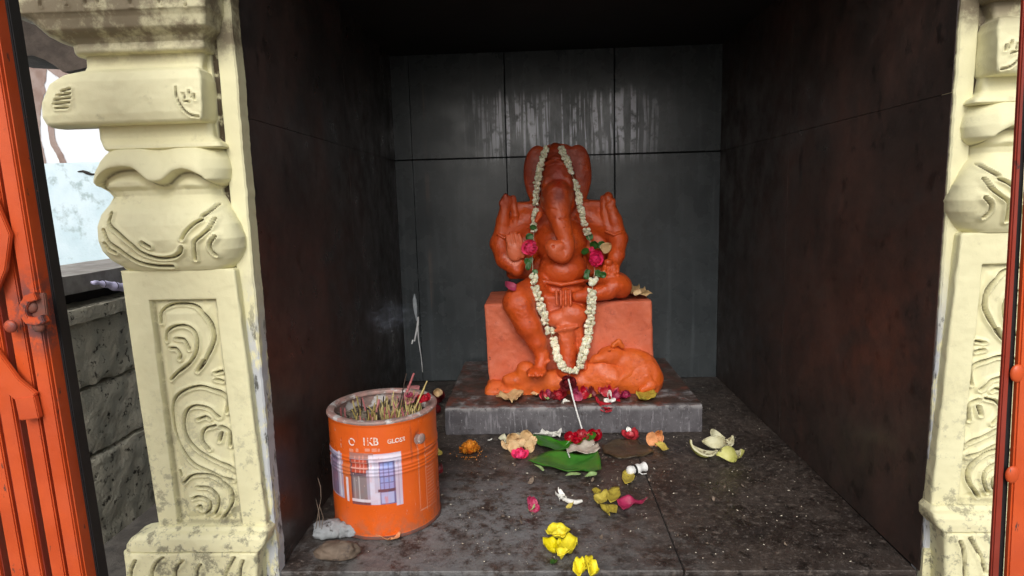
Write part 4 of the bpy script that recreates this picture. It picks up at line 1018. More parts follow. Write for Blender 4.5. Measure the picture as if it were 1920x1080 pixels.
# ash bed
bm = bmesh.new(); n_r, n_a = 22, 90; V = []
for i in range(n_r+1):
    for k in range(n_a):
        r_ = (TR-.0035)*i/n_r; a_ = 2*math.pi*k/n_a; x = TX+r_*math.cos(a_); y = TY+r_*math.sin(a_)
        V.append((x, y, TH-.024+.006*mnoise.noise(Vector((x*45, y*45, 1)))+.004*mnoise.noise(Vector((x*130, y*130, 2)))-.10*(y-TY)*.3))
Fc = [(i*n_a+k, i*n_a+(k+1) % n_a, (i+1)*n_a+(k+1) % n_a, (i+1)*n_a+k) for i in range(n_r) for k in range(n_a)]; bm.free()
tag(mk('incense_ash', V, Fc, m_ash), 'grey brown ash and sand filling the orange tin', 'ash', kind='stuff')
# burnt down incense stubs
stubs = []
def stub_mesh(seed, L, mat):
    r_ = random.Random(seed); P = [(r_.uniform(-.0006, .0006)+.0015*math.sin(t*2+seed)*t, 0, L*t) for t in (0, .35, .7, 1)]
    V, Fc = tube_vf(P, [.0011, .0012, .0011, .0007], 6); me = bpy.data.meshes.new('incense_stub'); me.from_pydata(V, [], Fc); smoothmesh(me, 50); me.materials.append(mat); return me
SM = [stub_mesh(i, L, mt) for i, (L, mt) in enumerate([(.030, m_stick), (.036, m_stick), (.026, m_stick), (.032, m_stickp), (.028, m_stickp), (.030, m_stick), (.030, m_stickd)])]
nst = 0
while nst < 110:
    x, y = random.uniform(-1, 1), random.uniform(-1, 1)
    if x*x+y*y > .80: continue
    if x < -.3 and random.random() < .65: continue
    o = bpy.data.objects.new('incense_stub', random.choice(SM)); COL.objects.link(o)
    o.location = (TX+x*TR*.9, TY+y*TR*.9, TH-.030-.03*(y*TR)); o.scale = (1.2, 1.2, random.uniform(.75, 1.08))
    o.rotation_euler = (random.gauss(0, .16), random.gauss(.10, .16), random.uniform(0, 6.3))
    kind_ = {'bare_bamboo': 'yellowish bare bamboo', 'pink_dyed_bamboo': 'pink-dyed', 'charred_incense': 'charred black'}[o.data.materials[0].name]; side_ = 'left' if x < -.3 else ('right' if x > .35 else 'middle'); row_ = 'back' if y > .25 else ('front' if y < -.25 else 'centre')
    tag(o, f'{kind_} incense stub standing at the {row_} {side_} of the ash in the tin', 'incense stub', 'burnt incense stubs in the orange tin'); nst += 1
def stick(name, u0, v0, y0, u1, v1, y1, r_, mat, label, cat, grp=None, taper=.7):
    a_ = Vector(S(u0, v0, y0)); b_ = Vector(S(u1, v1, y1))
    P = [a_+(b_-a_)*t for t in np.linspace(0, 1, 6)]
    return tag(tube(name, P, list(np.linspace(r_, r_*taper, 6)), mat), label, cat, grp)
stick('incense_stick', 747, 772, -.79, 762, 700, -.785, .0012, m_stickd, 'thin black burning incense stick leaning right in the tin, the left one of the pair', 'incense stick')
stick('incense_stick', 753, 772, -.775, 757, 735, -.77, .0012, m_stickd, 'short black incense stick in the tin, right beside the longer black one', 'incense stick')
stick('pink_stick', 763, 735, -.79, 776, 700, -.79, .0022, m_stickp, 'short pink incense stick standing at the back of the orange tin', 'incense stick')
stick('yellow_stick', 776, 770, -.81, 801, 714, -.80, .0015, m_stick, 'yellow bamboo stick leaning far right out of the tin', 'incense stick')
stick('yellow_stick', 784, 772, -.80, 796, 726, -.795, .0020, m_stick, 'thick yellow bamboo stick beside the red flower in the tin', 'incense stick')

# ================================================================== FLOWERS AND OFFERINGS
def petal_vf(L, W, curl=.4, cup=.3, ruf=.08, seed=0, nu=6, nv=8, tip=.6):
    """petal growing along +y from the origin, curling up in z"""
    rs = random.Random(seed); ph = rs.uniform(0, 99); V = []
    for j in range(nv+1):
        t = j/nv; wd = W*math.sin(math.pi*min(1, (t*.92+.06))**tip)**.75
        for i in range(nu+1):
            s = i/nu*2-1; x = s*wd/2; y = L*math.sin(t*(1+curl))/(1+curl)*1.0 if curl > .01 else L*t; z = L*(1-math.cos(t*(1+curl)))/(1+curl)*.9*curl+cup*W*.5*s*s*(.4+t)
            n_ = mnoise.noise(Vector((s*1.6+ph, t*2.4, ph)))*ruf*L; V.append((x, y, z+n_*(.3+t)))
    Fc = [(j*(nu+1)+i, j*(nu+1)+i+1, (j+1)*(nu+1)+i+1, (j+1)*(nu+1)+i) for j in range(nv) for i in range(nu)]
    return V, Fc
def xf(vf, M_): return [tuple(M_@Vector(v)) for v in vf[0]], vf[1]
def rose_vf(R, n=16, seed=0, flat=.8, core=True):
    rs = random.Random(seed); out = []
    for k in range(n):
        t = k/n; el = math.radians(80-75*t+rs.uniform(-12, 12)); az = k*2.4+rs.uniform(-.3, .3); L = R*(.75+.45*t)
        pv = petal_vf(L, L*.95, .5, .5, .16, seed*31+k, 5, 6)
        M_ = Matrix.Rotation(az, 4, 'Z')@Matrix.Translation((0, R*.10*t, 0))@Matrix.Rotation(el, 4, 'X')
        out.append(xf(pv, M_))
    V, Fc = cat_vf(out); V = [(x, y, z*flat) for x, y, z in V]; return V, Fc
def orient(nrm, spin=0.0):
    return Vector(nrm).to_track_quat('Z', 'Y').to_matrix().to_4x4()@Matrix.Rotation(spin, 4, 'Z')
def put(name, vf, loc, rot, mat, parent=None, solid=.0):
    V, Fc = xf(vf, rot); o = mk(name, V, Fc, mat, None, True, None); o.location = loc
    if solid:
        md = o.modifiers.new('thick', 'SOLIDIFY'); md.thickness = solid; md.offset = 0
    if parent is not None: o.parent = parent; o.matrix_parent_inverse = Matrix.Translation(-parent.location)
    return o

# --- garland over the statue's head
gar = empty('flower_garland', (0, -.30, SZ), 'long jasmine garland with two pink roses hanging from the statue\'s head to its feet', 'garland')
def bud_mesh(seed):
    rs = random.Random(seed); L = []
    for k in range(4):
        bm = bmesh.new(); bmesh.ops.create_icosphere(bm, subdivisions=2, radius=1)
        c = Vector((rs.uniform(-.5, .5), rs.uniform(-.5, .5), rs.uniform(-.5, .5)))*.0046; r_ = rs.uniform(.0026, .0040)
        sc = Vector((rs.uniform(.8, 1.2), rs.uniform(.7, 1.1), rs.uniform(.8, 1.3)))
        for v in bm.verts: v.co = Vector([v.co[i]*r_*sc[i]*(1+.25*mnoise.noise(v.co*2+Vector((seed, k, 0)))) for i in range(3)])+c
        L.append(([tuple(v.co) for v in bm.verts], [tuple(v.index for v in f_.verts) for f_ in bm.faces])); bm.free()
    for k in range(5):   # little open petals
        pv = petal_vf(.0062, .0042, .3, .3, .2, seed*7+k, 3, 3); L.append(xf(pv, Matrix.Rotation(k*1.256+rs.uniform(-.3, .3), 4, 'Z')@Matrix.Rotation(rs.uniform(.1, .9), 4, 'X')))
    V, Fc = cat_vf(L); me = bpy.data.meshes.new('jasmine_flower'); me.from_pydata(V, [], Fc); smoothmesh(me); me.materials.append(m_jas); return me
BM_ = [bud_mesh(i) for i in range(6)]
left = [(1024, 279), (1016, 300), (1010, 325), (1007, 350), (1005, 375), (1003, 400), (1002, 424), (1000, 450), (998, 480), (1000, 515), (1005, 545), (1013, 570), (1022, 595), (1031, 620), (1040, 645), (1045, 668), (1055, 688), (1068, 697)]
right = [(1052, 277), (1058, 290), (1066, 308), (1073, 328), (1080, 348), (1086, 372), (1091, 398), (1097, 424), (1104, 445), (1112, 475), (1115, 505), (1112, 530), (1109, 560), (1108, 590), (1105, 615), (1101, 640), (1093, 662), (1087, 682), (1076, 698)]
def drape(pts, off=.006):
    L = catmull(np.array(pts, float), 8); out = []
    for u, v in L: p, n_ = on_statue(u, v, off); out.append(p)
    A = np.array([tuple(p) for p in out]); y = A[:, 1].copy()
    # a hanging string bridges hollows: keep the nearest-to-viewer envelope, then smooth it
    for _ in range(3):
        y2 = y.copy()
        for i in range(len(y)):
            a_, b_ = max(0, i-7), min(len(y), i+8); y2[i] = min(y[i], .5*(y[a_:i+1].min()+y[i:b_].min()))
        y = y2
    y = np.convolve(np.r_[[y[0]]*4, y, [y[-1]]*4], np.ones(9)/9, 'valid')
    return [Vector(S(u, v, yy)) for (u, v), yy in zip(L, y)]
DL, DR = drape(left), drape(right)
tube('string', DL+DR[::-1], .0008, m_string, None, 5).parent = gar
bpy.data.objects['string'].matrix_parent_inverse = Matrix.Translation(-gar.location)
nb = 0
def buds(path, skip):
    global nb
    seg = [0]
    for a_, b_ in zip(path[:-1], path[1:]): seg.append(seg[-1]+(b_-a_).length)
    s = 0
    while s < seg[-1]:
        k = np.searchsorted(seg, s); k = min(max(k, 1), len(path)-1); t = (s-seg[k-1])/(seg[k]-seg[k-1]+1e-9); p = path[k-1].lerp(path[k], t); z = p.z
        if not any(z0 < z < z1 for z0, z1 in skip):
            gap = random.random() < .05
            sc = 1.0 if z < S(1000, 520, -.33)[2] else .80
            for q in (range(2) if not gap else ()):
                o = bpy.data.objects.new('jasmine_flower', random.choice(BM_)); COL.objects.link(o)
                o.location = p+Vector(((q-.5)*.0085*sc+random.uniform(-.002, .002), random.uniform(-.004, .001), random.uniform(-.002, .002))); o.rotation_euler = [random.uniform(0, 6.3) for _ in range(3)]
                k_ = sc*random.uniform(1.15, 1.55); o.scale = (k_,)*3; o.parent = gar; o.matrix_parent_inverse = Matrix.Translation(-gar.location); nb += 1
        s += .0088 if z < S(1000, 520, -.33)[2] else .0072
zz_ = lambda v: S(1000, v, -.33)[2]
buds(DL, [(zz_(512), zz_(436))]); buds(DR, [(zz_(522), zz_(448))])
def near(path, v):
    return min(path, key=lambda p: abs(p.z-S(1000, v, p.y)[2]))
def gar_item(name, u, v, vf, mat, n=(0, -1, .15), off=.012, spin=0, solid=0):
    p, _ = on_statue(u, v, off); y = min(p.y, near(DL if u < 1050 else DR, v).y-.001, *[on_statue(u+a_, v+b_, off)[0].y+.010 for a_ in (-14, 14) for b_ in (-10, 10)])
    return put(name, vf, Vector(S(u, v, y)), orient(n, spin), mat, gar, solid)
gar_item('pink_rose', 994, 466, rose_vf(.027, 22, 3, .8), m_pink)
gar_item('pink_rose', 1117, 487, rose_vf(.026, 22, 5, .8), m_pink)
gar_item('pink_rose', 1110, 470, rose_vf(.012, 9, 6, .7), m_pink, off=.02)
def leafv(L, W, seed): return petal_vf(L, W, .25, .35, .10, seed, 5, 8, .8)
for u, v, L, W, sp, sd in ((1000, 442, .026, .020, 1.9, 1), (1006, 428, .022, .014, 1.2, 2), (986, 484, .024, .014, 3.5, 3), (992, 490, .028, .014, 3.0, 4), (1002, 505, .020, .014, 3.3, 5), (998, 482, .026, .012, 2.7, 6),
    (1104, 470, .026, .018, 1.6, 7), (1112, 466, .028, .022, -.3, 8), (1120, 463, .026, .018, -1.1, 9), (1108, 450, .022, .018, .4, 10), (1104, 505, .024, .014, 2.6, 11), (1118, 506, .024, .016, 3.6, 12), (1125, 512, .020, .016, 4.2, 13), (1100, 512, .020, .014, 3.1, 14)):
    gar_item('leaf', u, v, leafv(L, W, sd), m_leafd, (0.15*math.sin(sd*3), -1, .3*math.cos(sd*5)), .012, sp, .0003)
gar_item('dry_petal', 1128, 470, petal_vf(.034, .026, .2, .3, .15, 44), m_dry, (.2, -1, .1), .010, -1.0, .0003)
# dark red rose closing the garland
cr_ = Vector(S(1064, 718, -.385)); put('dark_red_rose', rose_vf(.026, 16, 8, .8), cr_, orient((0, -1, .3)), m_dred, gar)

# --- generic flat-lying shapes traced on the floor or on the step
def slab_shape(name, pts, z, mat, h=.004, cup=.0, seed=0, thick=.0006, rings=5, n=44, parent=None, wave=60):
    P = np.array([FL(u, v, z)[:2] for u, v in pts]); L = np.vstack([P, P[:1]])
    s = np.r_[0, np.cumsum(np.hypot(*np.diff(L, axis=0).T))]; t = np.linspace(0, s[-1], n, endpoint=False)
    O = np.stack([np.interp(t, s, L[:, 0]), np.interp(t, s, L[:, 1])], 1); c = O.mean(0); V = [(c[0], c[1], z+.0012+h*abs(mnoise.noise(Vector((seed, 1, 2)))))]
    for r_ in range(1, rings+1):
        for p in O:
            q = c+(p-c)*r_/rings; e_ = r_/rings
            V.append((q[0], q[1], z+.0012+h*(.5+.9*mnoise.noise(Vector((q[0]*wave, q[1]*wave, seed*1.7))))*e_**.7+cup*e_*e_))
    zmin = min(v[2] for v in V); V = [(x, y, zz0-zmin+z+.0010) for x, y, zz0 in V]
    Fc = [(0, 1+k, 1+(k+1) % n) for k in range(n)]+[(1+(r_-1)*n+k, 1+r_*n+k, 1+r_*n+(k+1) % n, 1+(r_-1)*n+(k+1) % n) for r_ in range(1, rings) for k in range(n)]
    o = mk(name, V, Fc, mat, None, True, None, origin=(c[0], c[1], z))
    md = o.modifiers.new('thick', 'SOLIDIFY'); md.thickness = thick; md.offset = 1
    if parent is not None: o.parent = parent; o.matrix_parent_inverse = Matrix.Translation(-parent.location)
    return o
def flower_at(name, u, v, z, R, mat, label, cat, n=14, seed=0, flat=.7, nrm=(0, -.25, 1), group=None):
    return tag(put(name, rose_vf(R, n, seed, flat), Vector(FL(u, v, z))+Vector((0, 0, .002)), orient(nrm, seed), mat), label, cat, group)
def petal_at(name, u, v, z, L, W, mat, label, cat='petal', spin=0, nrm=(0, -.3, 1), seed=0, curl=.5, cup=.4, lift=.003, group=None, parent=None):
    o = put(name, petal_vf(L, W, curl, cup, .32, seed), Vector(FL(u, v, z))+Vector((0, 0, lift)), orient(nrm, spin), mat, parent, .0003)
    return tag(o, label, cat, group) if label else o

Z1 = SZ+.0005
# on the granite step
slab_p = 'on the granite step'
def dryleaf(name, pts, z, mat, label, cat, h, seed, group=None): return tag(slab_shape(name, pts, z, mat, h, .004, seed), label, cat, group)
dryleaf('dry_petals', [(930, 752), (942, 741), (958, 739), (972, 742), (982, 740), (980, 748), (970, 757), (960, 762), (950, 756)], Z1, m_dry, 'buff dried petals at the left front corner of the statue base', 'dried petals', .012, 3)
dryleaf('dry_petals', [(1192, 750), (1198, 738), (1210, 733), (1222, 736), (1232, 744), (1228, 752), (1214, 755), (1204, 758)], Z1, m_yelp, 'yellow dried petals at the right front corner of the statue base', 'dried petals', .012, 5)
dryleaf('dry_petal_curl', [(995, 744), (1006, 738), (1016, 734), (1017, 740), (1006, 748)], Z1, m_dry, 'small curled buff petal left of the red petals under the garland', 'dried petal', .008, 6)
flower_at('red_flower', 1048, 747, Z1, .027, m_red, 'crimson flower on the step left of the white stick', 'flower', 12, 11)
flower_at('magenta_flower', 1050, 734, Z1, .022, m_mag, 'magenta flower head between garland end and red flower', 'flower', 9, 12)
for u, v, sp, sd, lab in ((1032, 733, 1.2, 1, 'crimson petal leftmost of the heap under the garland'), (1112, 734, -1.4, 2, 'crimson petal leaning on the base just right of the garland'), (1128, 742, -.8, 3, 'crimson petal behind the white blossom bud'), (1150, 742, .4, 4, 'crimson petal right of the white blossom bud'), (1162, 750, 1.9, 5, 'crimson petal rightmost of the heap on the step'), (1136, 757, 2.9, 7, 'crimson petal hanging over the front edge of the step')):
    petal_at('red_petal', u, v, Z1, .036, .034, m_red, lab, spin=sp, seed=sd, nrm=(.2*math.sin(sd), -.7, .8), group='crimson petals on the granite step')
flower_at('pink_flower', 1172, 746, Z1, .022, m_mag, 'faded pink wilted flower right of the white bud on the step', 'flower', 9, 14)
petal_at('red_petal', 1136, 764, Z1-.006, .024, .028, m_red, 'round red petal drooping over the step edge below the white bud', spin=3.1, seed=8, nrm=(0, -.9, .5))
petal_at('white_petal', 1064, 752, Z1, .026, .018, m_wht, 'torn white petal beside the white stick on the step', spin=2.6, seed=9, nrm=(.1, -.8, .6))
wb_ = empty('white_blossom_bud', tuple(FL(1146, 752, Z1)), 'white jasmine bud standing upright in the red petals', 'bud')
for u, v, L, W, sp in ((1143, 750, .030, .010, .0), (1150, 756, .014, .014, .3), (1132, 754, .020, .012, -1.5)):
    petal_at('petal', u, v, Z1, L, W, m_wht, None, spin=sp, seed=int(u), nrm=(0, -1, .3), parent=wb_)
petal_at('green_petal', 1030, 750, Z1, .024, .010, m_leafp, 'pale green leaf scrap left of the crimson flower', 'leaf', 1.3, seed=21)
petal_at('green_petal', 1100, 748, Z1, .018, .008, m_yelp, 'thin yellowish leaf scrap right of the white stick on the step', 'leaf', -1.2, seed=22)
# white stick leaning from the flowers to the floor
tag(tube('white_stick', [Vector(S(1066, 711, -.415)), Vector(S(1074, 745, -.438)), Vector(S(1082, 774, -.462)), Vector(S(1091, 804, -.482))], [.0020, .0019, .0018, .0017], m_paper), 'thin white stick leaning from the garland end down to the floor', 'stick')
# on the seat and shoulder
pm, _ = on_statue(952, 536, .006)
tag(put('pink_petal', petal_vf(.040, .022, .5, .8, .12, 77), Vector(S(968, 540, -.352)), orient((.1, -.8, .6), 1.45), m_mag, None, .0004), 'magenta petal lying on the statue\'s raised knee', 'petal')
sb = slab_shape('dry_petals', [(1182, 548), (1187, 542), (1196, 543), (1204, 548), (1214, 556), (1224, 559), (1206, 560), (1192, 560), (1180, 558)], S(1200, 562, -.300)[2]+.001, m_dry, .014, .004, 9)
tag(sb, 'crumpled buff dried petals on the right corner of the orange block seat', 'dried petals')
pp2 = S(1196, 553, -.296); 
tag(put('dry_petal', petal_vf(.020, .020, .4, .5, .2, 91), Vector(pp2), orient((.1, -1, .3), .3), m_dry, None, .0003), 'buff dried petal standing up on the right corner of the block seat', 'dried petal')

# heap behind the tin by the step's left side
flower_at('dark_red_flower', 822, 752, 0.004, .026, m_dred, 'dark red wilted flower wedged between tin and granite step', 'flower', 14, 31, 1.2, (0, -.6, 1))
flower_at('dark_red_flower', 818, 775, 0.002, .022, m_dred, 'dark red wilted flower low behind the tin rim, below the other', 'flower', 12, 32, 1.2, (0, -.6, 1))
petal_at('dry_petal', 826, 744, .030, .030, .022, m_dry, 'buff petal on the dark red flowers behind the tin', 'dried petal', .6, (0, -1, .3), 33)
for u, v, lab, sd in ((797, 750, 'bright red flower on the rim of the tin at the right', 41),):
    tag(put('red_flower', rose_vf(.0135, 12, sd, .9), Vector(S(u, v, -.80)), orient((0, -.6, .8)), m_red), lab, 'flower')
sq = slab_shape('pink_paper_packet', [(757, 752), (765, 730), (788, 732), (784, 748), (776, 764), (762, 768)], TH-.012, m_stickp, .006, .006, 55)
tag(sq, 'faded pink incense packet paper stuck in the back of the tin', 'paper')
flower_at('purple_flower', 768, 746, TH-.006, .010, m_mag, 'small purple withered flower among the stubs in the tin', 'flower', 8, 42)
petal_at('yellow_petal', 826, 856, 0, .018, .012, m_yelp, 'yellow petal half hidden behind the right side of the tin', spin=.5, seed=34)
petal_at('dark_red_petal', 826, 890, 0, .024, .010, m_dred, 'dark red petal sliver against the right side of the tin', spin=.1, seed=35)

# on the floor, back row
mg = empty('marigold', tuple(FL(881, 850, 0)), 'orange marigold head lying alone on the floor right of the tin', 'marigold')
L = []
for k in range(150):
    t = (k+.5)/150; el = math.asin(1-t); az = k*2.39996
    M_ = Matrix.Rotation(az, 4, 'Z')@Matrix.Rotation(el, 4, 'X')@Matrix.Translation((0, .007, 0)); L.append(xf(petal_vf(.0185*random.uniform(.75, 1.15), .010, .3, .4, .35, k, 2, 3), M_))
V, Fc = cat_vf(L); V = [(x*1.05, y*1.0, z*1.0+.005) for x, y, z in V]; o = mk('petal_head', V, Fc, m_mari); o.parent = mg
bm = bmesh.new(); bmesh.ops.create_uvsphere(bm, u_segments=16, v_segments=8, radius=.008, matrix=Matrix.Translation((0, 0, .007))); o = bmo('calyx', bm, m_mari, mg, True)
V = []; Fc = []
for k in range(60):
    a_ = random.uniform(0, 6.28); r_ = .02+abs(random.gauss(0, .012)); p = Vector((mg.location.x+r_*math.cos(a_), mg.location.y+r_*.8*math.sin(a_)-.006, .0012)); s_ = random.uniform(.0006, .0016)
    v_ = [p+Vector(q)*s_ for q in ((1, 0, 0), (-1, 0, 0), (0, 1, 0), (0, -1, 0), (0, 0, 1), (0, 0, -.8))]; b_ = len(V); V += [tuple(q) for q in v_]
    Fc += [tuple(b_+i for i in q) for q in ((0, 2, 4), (2, 1, 4), (1, 3, 4), (3, 0, 4), (2, 0, 5), (1, 2, 5), (3, 1, 5), (0, 3, 5))]
tag(mk('marigold_crumbs', V, Fc, m_mari, smooth=False), 'orange petal crumbs scattered round the marigold', 'crumbs', kind='stuff')

dryleaf('jasmine_sprig', [(934, 826), (944, 823), (952, 829), (960, 825), (972, 818), (978, 822), (968, 832), (958, 840), (948, 844), (945, 834)], 0, m_jas, 'cream jasmine spray left of the buff dried petals on the floor', 'flower', .010, 60)
db = empty('buff_dried_flower', tuple(FL(975, 838, 0)), 'buff dried flower beside the hot pink rose on the floor', 'dried flower')
for u, v, L, W, sp, sd, nn in ((968, 838, .036, .034, .5, 1, (0, -.9, .6)), (984, 832, .034, .030, -.4, 2, (0, -.9, .6)), (985, 846, .030, .026, -1.2, 3, (0, -.7, .8)), (972, 848, .034, .026, 1.2, 4, (-.2, -.7, .8)), (960, 842, .034, .018, 1.5, 5, (0, -.5, 1)), (992, 838, .030, .020, -.9, 6, (.1, -.7, .8)), (976, 842, .030, .028, .2, 7, (0, -1, .4)), (980, 838, .026, .024, -2.4, 8, (.2, -1, .6)), (970, 842, .026, .020, 2.6, 9, (-.2, -.9, .5))):
    petal_at('petal', u, v, 0, L, W, m_dry, None, spin=sp, seed=sd+200, nrm=nn, parent=db, lift=.004)
flower_at('pink_rose', 976, 858, 0, .022, m_pink, 'hot pink rose on the floor at the left tip of the green leaves', 'rose', 18, 61, .8)
dryleaf('white_blossom', [(1000, 824), (1012, 818), (1020, 811), (1030, 816), (1042, 818), (1052, 812), (1056, 820), (1050, 828), (1040, 822), (1026, 826), (1012, 826)], 0, m_wht, 'torn white blossom behind the upper green leaf', 'flower', .012, 62)
petal_at('white_petal', 914, 828, 0, .016, .004, m_wht, 'thin white petal sliver right of the marigold', spin=1.4, seed=63, nrm=(0, 0, 1))
def betel(name, pts, label, sd, h):
    o = slab_shape(name, pts, .0, m_leaf, h, .006, sd, .0005, 7, 60, wave=26); return tag(o, label, 'leaf')
l1 = betel('betel_leaf', [(998, 830), (1010, 826), (1030, 826), (1050, 832), (1070, 835), (1090, 830), (1112, 825), (1119, 830), (1108, 838), (1085, 846), (1060, 852), (1040, 856), (1020, 850), (1008, 841)], 'upper folded green betel leaf behind the clear plastic scrap', 70, .012)
l2 = betel('betel_leaf', [(990, 873), (1002, 864), (1020, 858), (1045, 856), (1075, 858), (1100, 857), (1120, 858), (1126, 874), (1128, 892), (1112, 896), (1098, 889), (1085, 893), (1065, 895), (1040, 889), (1020, 886), (1005, 879)], 'large lower green betel leaf with torn front edge on the floor', 71, .009)
for o_, p_ in ((l2, [(1060, 894), (1068, 888), (1082, 887), (1090, 891), (1078, 893)]), (l2, [(1096, 895), (1106, 888), (1120, 888), (1118, 893), (1106, 896)]), (l2, [(1000, 872), (1016, 877), (1021, 884), (1018, 887), (1010, 877)])):
    slab_shape('curled_edge', p_, .011, m_leafp, .003, .001, 72, .0004, 3, 20, o_)
dryleaf('plastic_scrap', [(1062, 850), (1072, 842), (1090, 838), (1112, 833), (1120, 840), (1126, 850), (1110, 857), (1090, 857), (1066, 856)], .008, m_plastic, 'crumpled clear plastic scrap between the two green leaves', 'plastic scrap', .010, 73)
tag(tube('white_matchstick', [FL(1064, 846, .014), FL(1068, 857, .012)], .0013, m_paper), 'short white sliver at the left end of the plastic scrap', 'sliver'); tag(tube('white_matchstick', [FL(1112, 833, .016), FL(1120, 842, .014)], .0013, m_paper), 'short white sliver at the right end of the plastic scrap', 'sliver')
rr_ = empty('red_rose', tuple(FL(1088, 824, 0)), 'large crimson rose at the foot of the granite step under the white stick', 'rose')
for u, v, sd, R in ((1070, 826, 81, .024), (1092, 824, 82, .027), (1112, 822, 83, .024), (1082, 832, 88, .018)):
    o = put('petal_cluster', rose_vf(R, 11, sd, .85), Vector(FL(u, v, .004)), orient((0, -.5, 1)), m_red, rr_)
flower_at('red_flower', 1182, 820, 0, .026, m_red, 'crimson flower against the step right of the large red rose', 'flower', 12, 84)
petal_at('white_petal', 1180, 812, .012, .014, .012, m_wht, 'small pale petal on the crimson flower by the step', spin=.2, seed=85)
of = empty('orange_dried_flower', tuple(FL(1236, 830, 0)), 'pale orange trumpet flower drying on the floor near the right end of the step', 'dried flower')
for u, v, L, W, sp, sd, nn in ((1226, 838, .040, .024, .35, 1, (0, -.9, .5)), (1228, 836, .040, .022, -.4, 2, (0, -.8, .6)), (1226, 836, .036, .018, -1.0, 3, (0, -.6, .8))):
    petal_at('petal', u, v, 0, L, W, m_dryo, None, spin=sp, seed=sd+300, nrm=nn, parent=of, lift=.003)
dryleaf('yellow_leaf_scrap', [(1226, 836), (1238, 836), (1246, 838), (1254, 848), (1242, 850), (1234, 842)], 0, m_yelp, 'olive yellow leaf scrap in front of the pale orange dried flower', 'leaf', .006, 86)
tag(slab_shape('brown_leaf_mush', [(1128, 838), (1148, 826), (1190, 824), (1218, 832), (1226, 850), (1200, 858), (1160, 862), (1132, 852)], 0, M('wet_brown_mush', (.045, .030, .016), (.085, .058, .030), 30, .35, 160, .8, .002), .004, 0, 87, .0006, 8, 60), 'wet brown rotted leaf patch right of the green leaves', 'rotted leaf')

# lime peel
def shell_vf(c, R, th0, th1, ph0, ph1, rot, th=.0035, n=14, k=9):
    V = []; Fc = []
    for s_, rad in ((0, R), (1, R-th)):
        for i in range(n+1):
            t = i/n; tt = th0+(th1-th0)*t; w_ = math.sin(math.pi*min(max(t, .04), .96))**.5
            for j in range(k+1):
                p = (ph0+ph1)/2+(ph1-ph0)/2*(j/k*2-1)*w_; rr0 = rad*(1+.05*mnoise.noise(Vector((i*.4, j*.3, R*99))))
                V.append(tuple(rot@Vector((rr0*math.sin(tt)*math.cos(p), rr0*math.sin(tt)*math.sin(p), rr0*math.cos(tt)))+Vector(c)))
    W_ = k+1; off = (n+1)*W_
    for i in range(n):
        for j in range(k): q = (i*W_+j, (i+1)*W_+j, (i+1)*W_+j+1, i*W_+j+1); Fc.append(q); Fc.append(tuple(x+off for x in q[::-1]))
    for j in range(k): Fc.append((j, j+1, j+1+off, j+off)); Fc.append((n*W_+j+1, n*W_+j, n*W_+j+off, n*W_+j+1+off))
    for i in range(n): Fc.append(((i+1)*W_, i*W_, i*W_+off, (i+1)*W_+off)); Fc.append((i*W_+k, (i+1)*W_+k, (i+1)*W_+k+off, i*W_+k+off))
    return V, Fc, (n*k)
pe = empty('fruit_peel', tuple(FL(1345, 842, 0)), 'curled yellow-green fruit peel pieces at the right of the floor', 'fruit peel')
def E_(*a): return Matrix([[0]*3]*3) if False else (Matrix.Rotation(a[2], 3, 'Z')@Matrix.Rotation(a[1], 3, 'Y')@Matrix.Rotation(a[0], 3, 'X'))
for (u, v, z, R, t0, t1, p0, p1, e_) in (
    (1322, 842, .016, .030, .2, 2.9, -.75, .75, (0.2, 1.2, 3.3)), (1340, 828, .026, .026, .2, 2.9, -.55, .55, (1.5, .4, 1.2)), (1356, 848, .014, .027, .3, 2.7, -.65, .65, (1.2, -.6, -.9)), (1374, 848, .014, .022, .3, 2.8, -.6, .6, (.9, .8, -.2)), (1362, 820, .024, .022, .3, 2.8, -.6, .6, (.4, 1.4, 1.0)), (1350, 812, .022, .020, .3, 2.8, -.5, .5, (2.2, .4, 2.0))):
    V, Fc, _n = shell_vf(FL(u, v, z), R, t0, t1, p0, p1, E_(*e_))
    zmin = min(q[2] for q in V); V = [(x, y, zq-zmin+.001 if z < .02 else zq-zmin+.004) for x, y, zq in V]
    o = mk('peel_piece', V, Fc, [m_peel, m_pith], None, True, 60)
    for i, f_ in enumerate(o.data.polygons):
        f_.material_index = 1 if (i < 2*_n and i % 2 == 1) or i >= 2*_n else 0
    keep(o, pe)

# middle of the floor
ro = empty('paper_roll', tuple(FL(1192, 880, 0)), 'small white paper roll with black band on the floor right of the leaves', 'paper roll')
a_, b_ = Vector(FL(1176, 884, .008)), Vector(FL(1212, 874, .009)); P = [a_.lerp(b_, t) for t in np.linspace(0, 1, 14)]
keep(tube('roll', P, [.004]+[.0082+.0012*math.sin(i*1.3) for i in range(12)]+[.005], m_paper, None, 16), ro)
keep(tube('band', [a_.lerp(b_, t) for t in (.33, .40)], .0100, m_blk_, None, 16), ro)
keep(tube('wire_tail', [FL(1196, 884, .006), FL(1204, 889, .003), FL(1212, 888, .002)], .0010, m_paper, None, 6), ro)
dryleaf('yellow_petal', [(1168, 890), (1178, 886), (1188, 890), (1190, 902), (1184, 912), (1172, 912), (1166, 904)], 0, m_yelp, 'round dull yellow petal just below the white paper roll', 'petal', .005, 90)
jw = empty('white_jasmine', tuple(FL(1060, 938, 0)), 'single white tubular blossom lying on the dark floor', 'flower')
keep(tube('corolla_tube', [FL(1058, 936, .007), FL(1068, 940, .008), FL(1080, 942, .006), (FL(1091, 939, .006))], [.0030, .0042, .0040, .0026], m_wht, None, 10), jw)
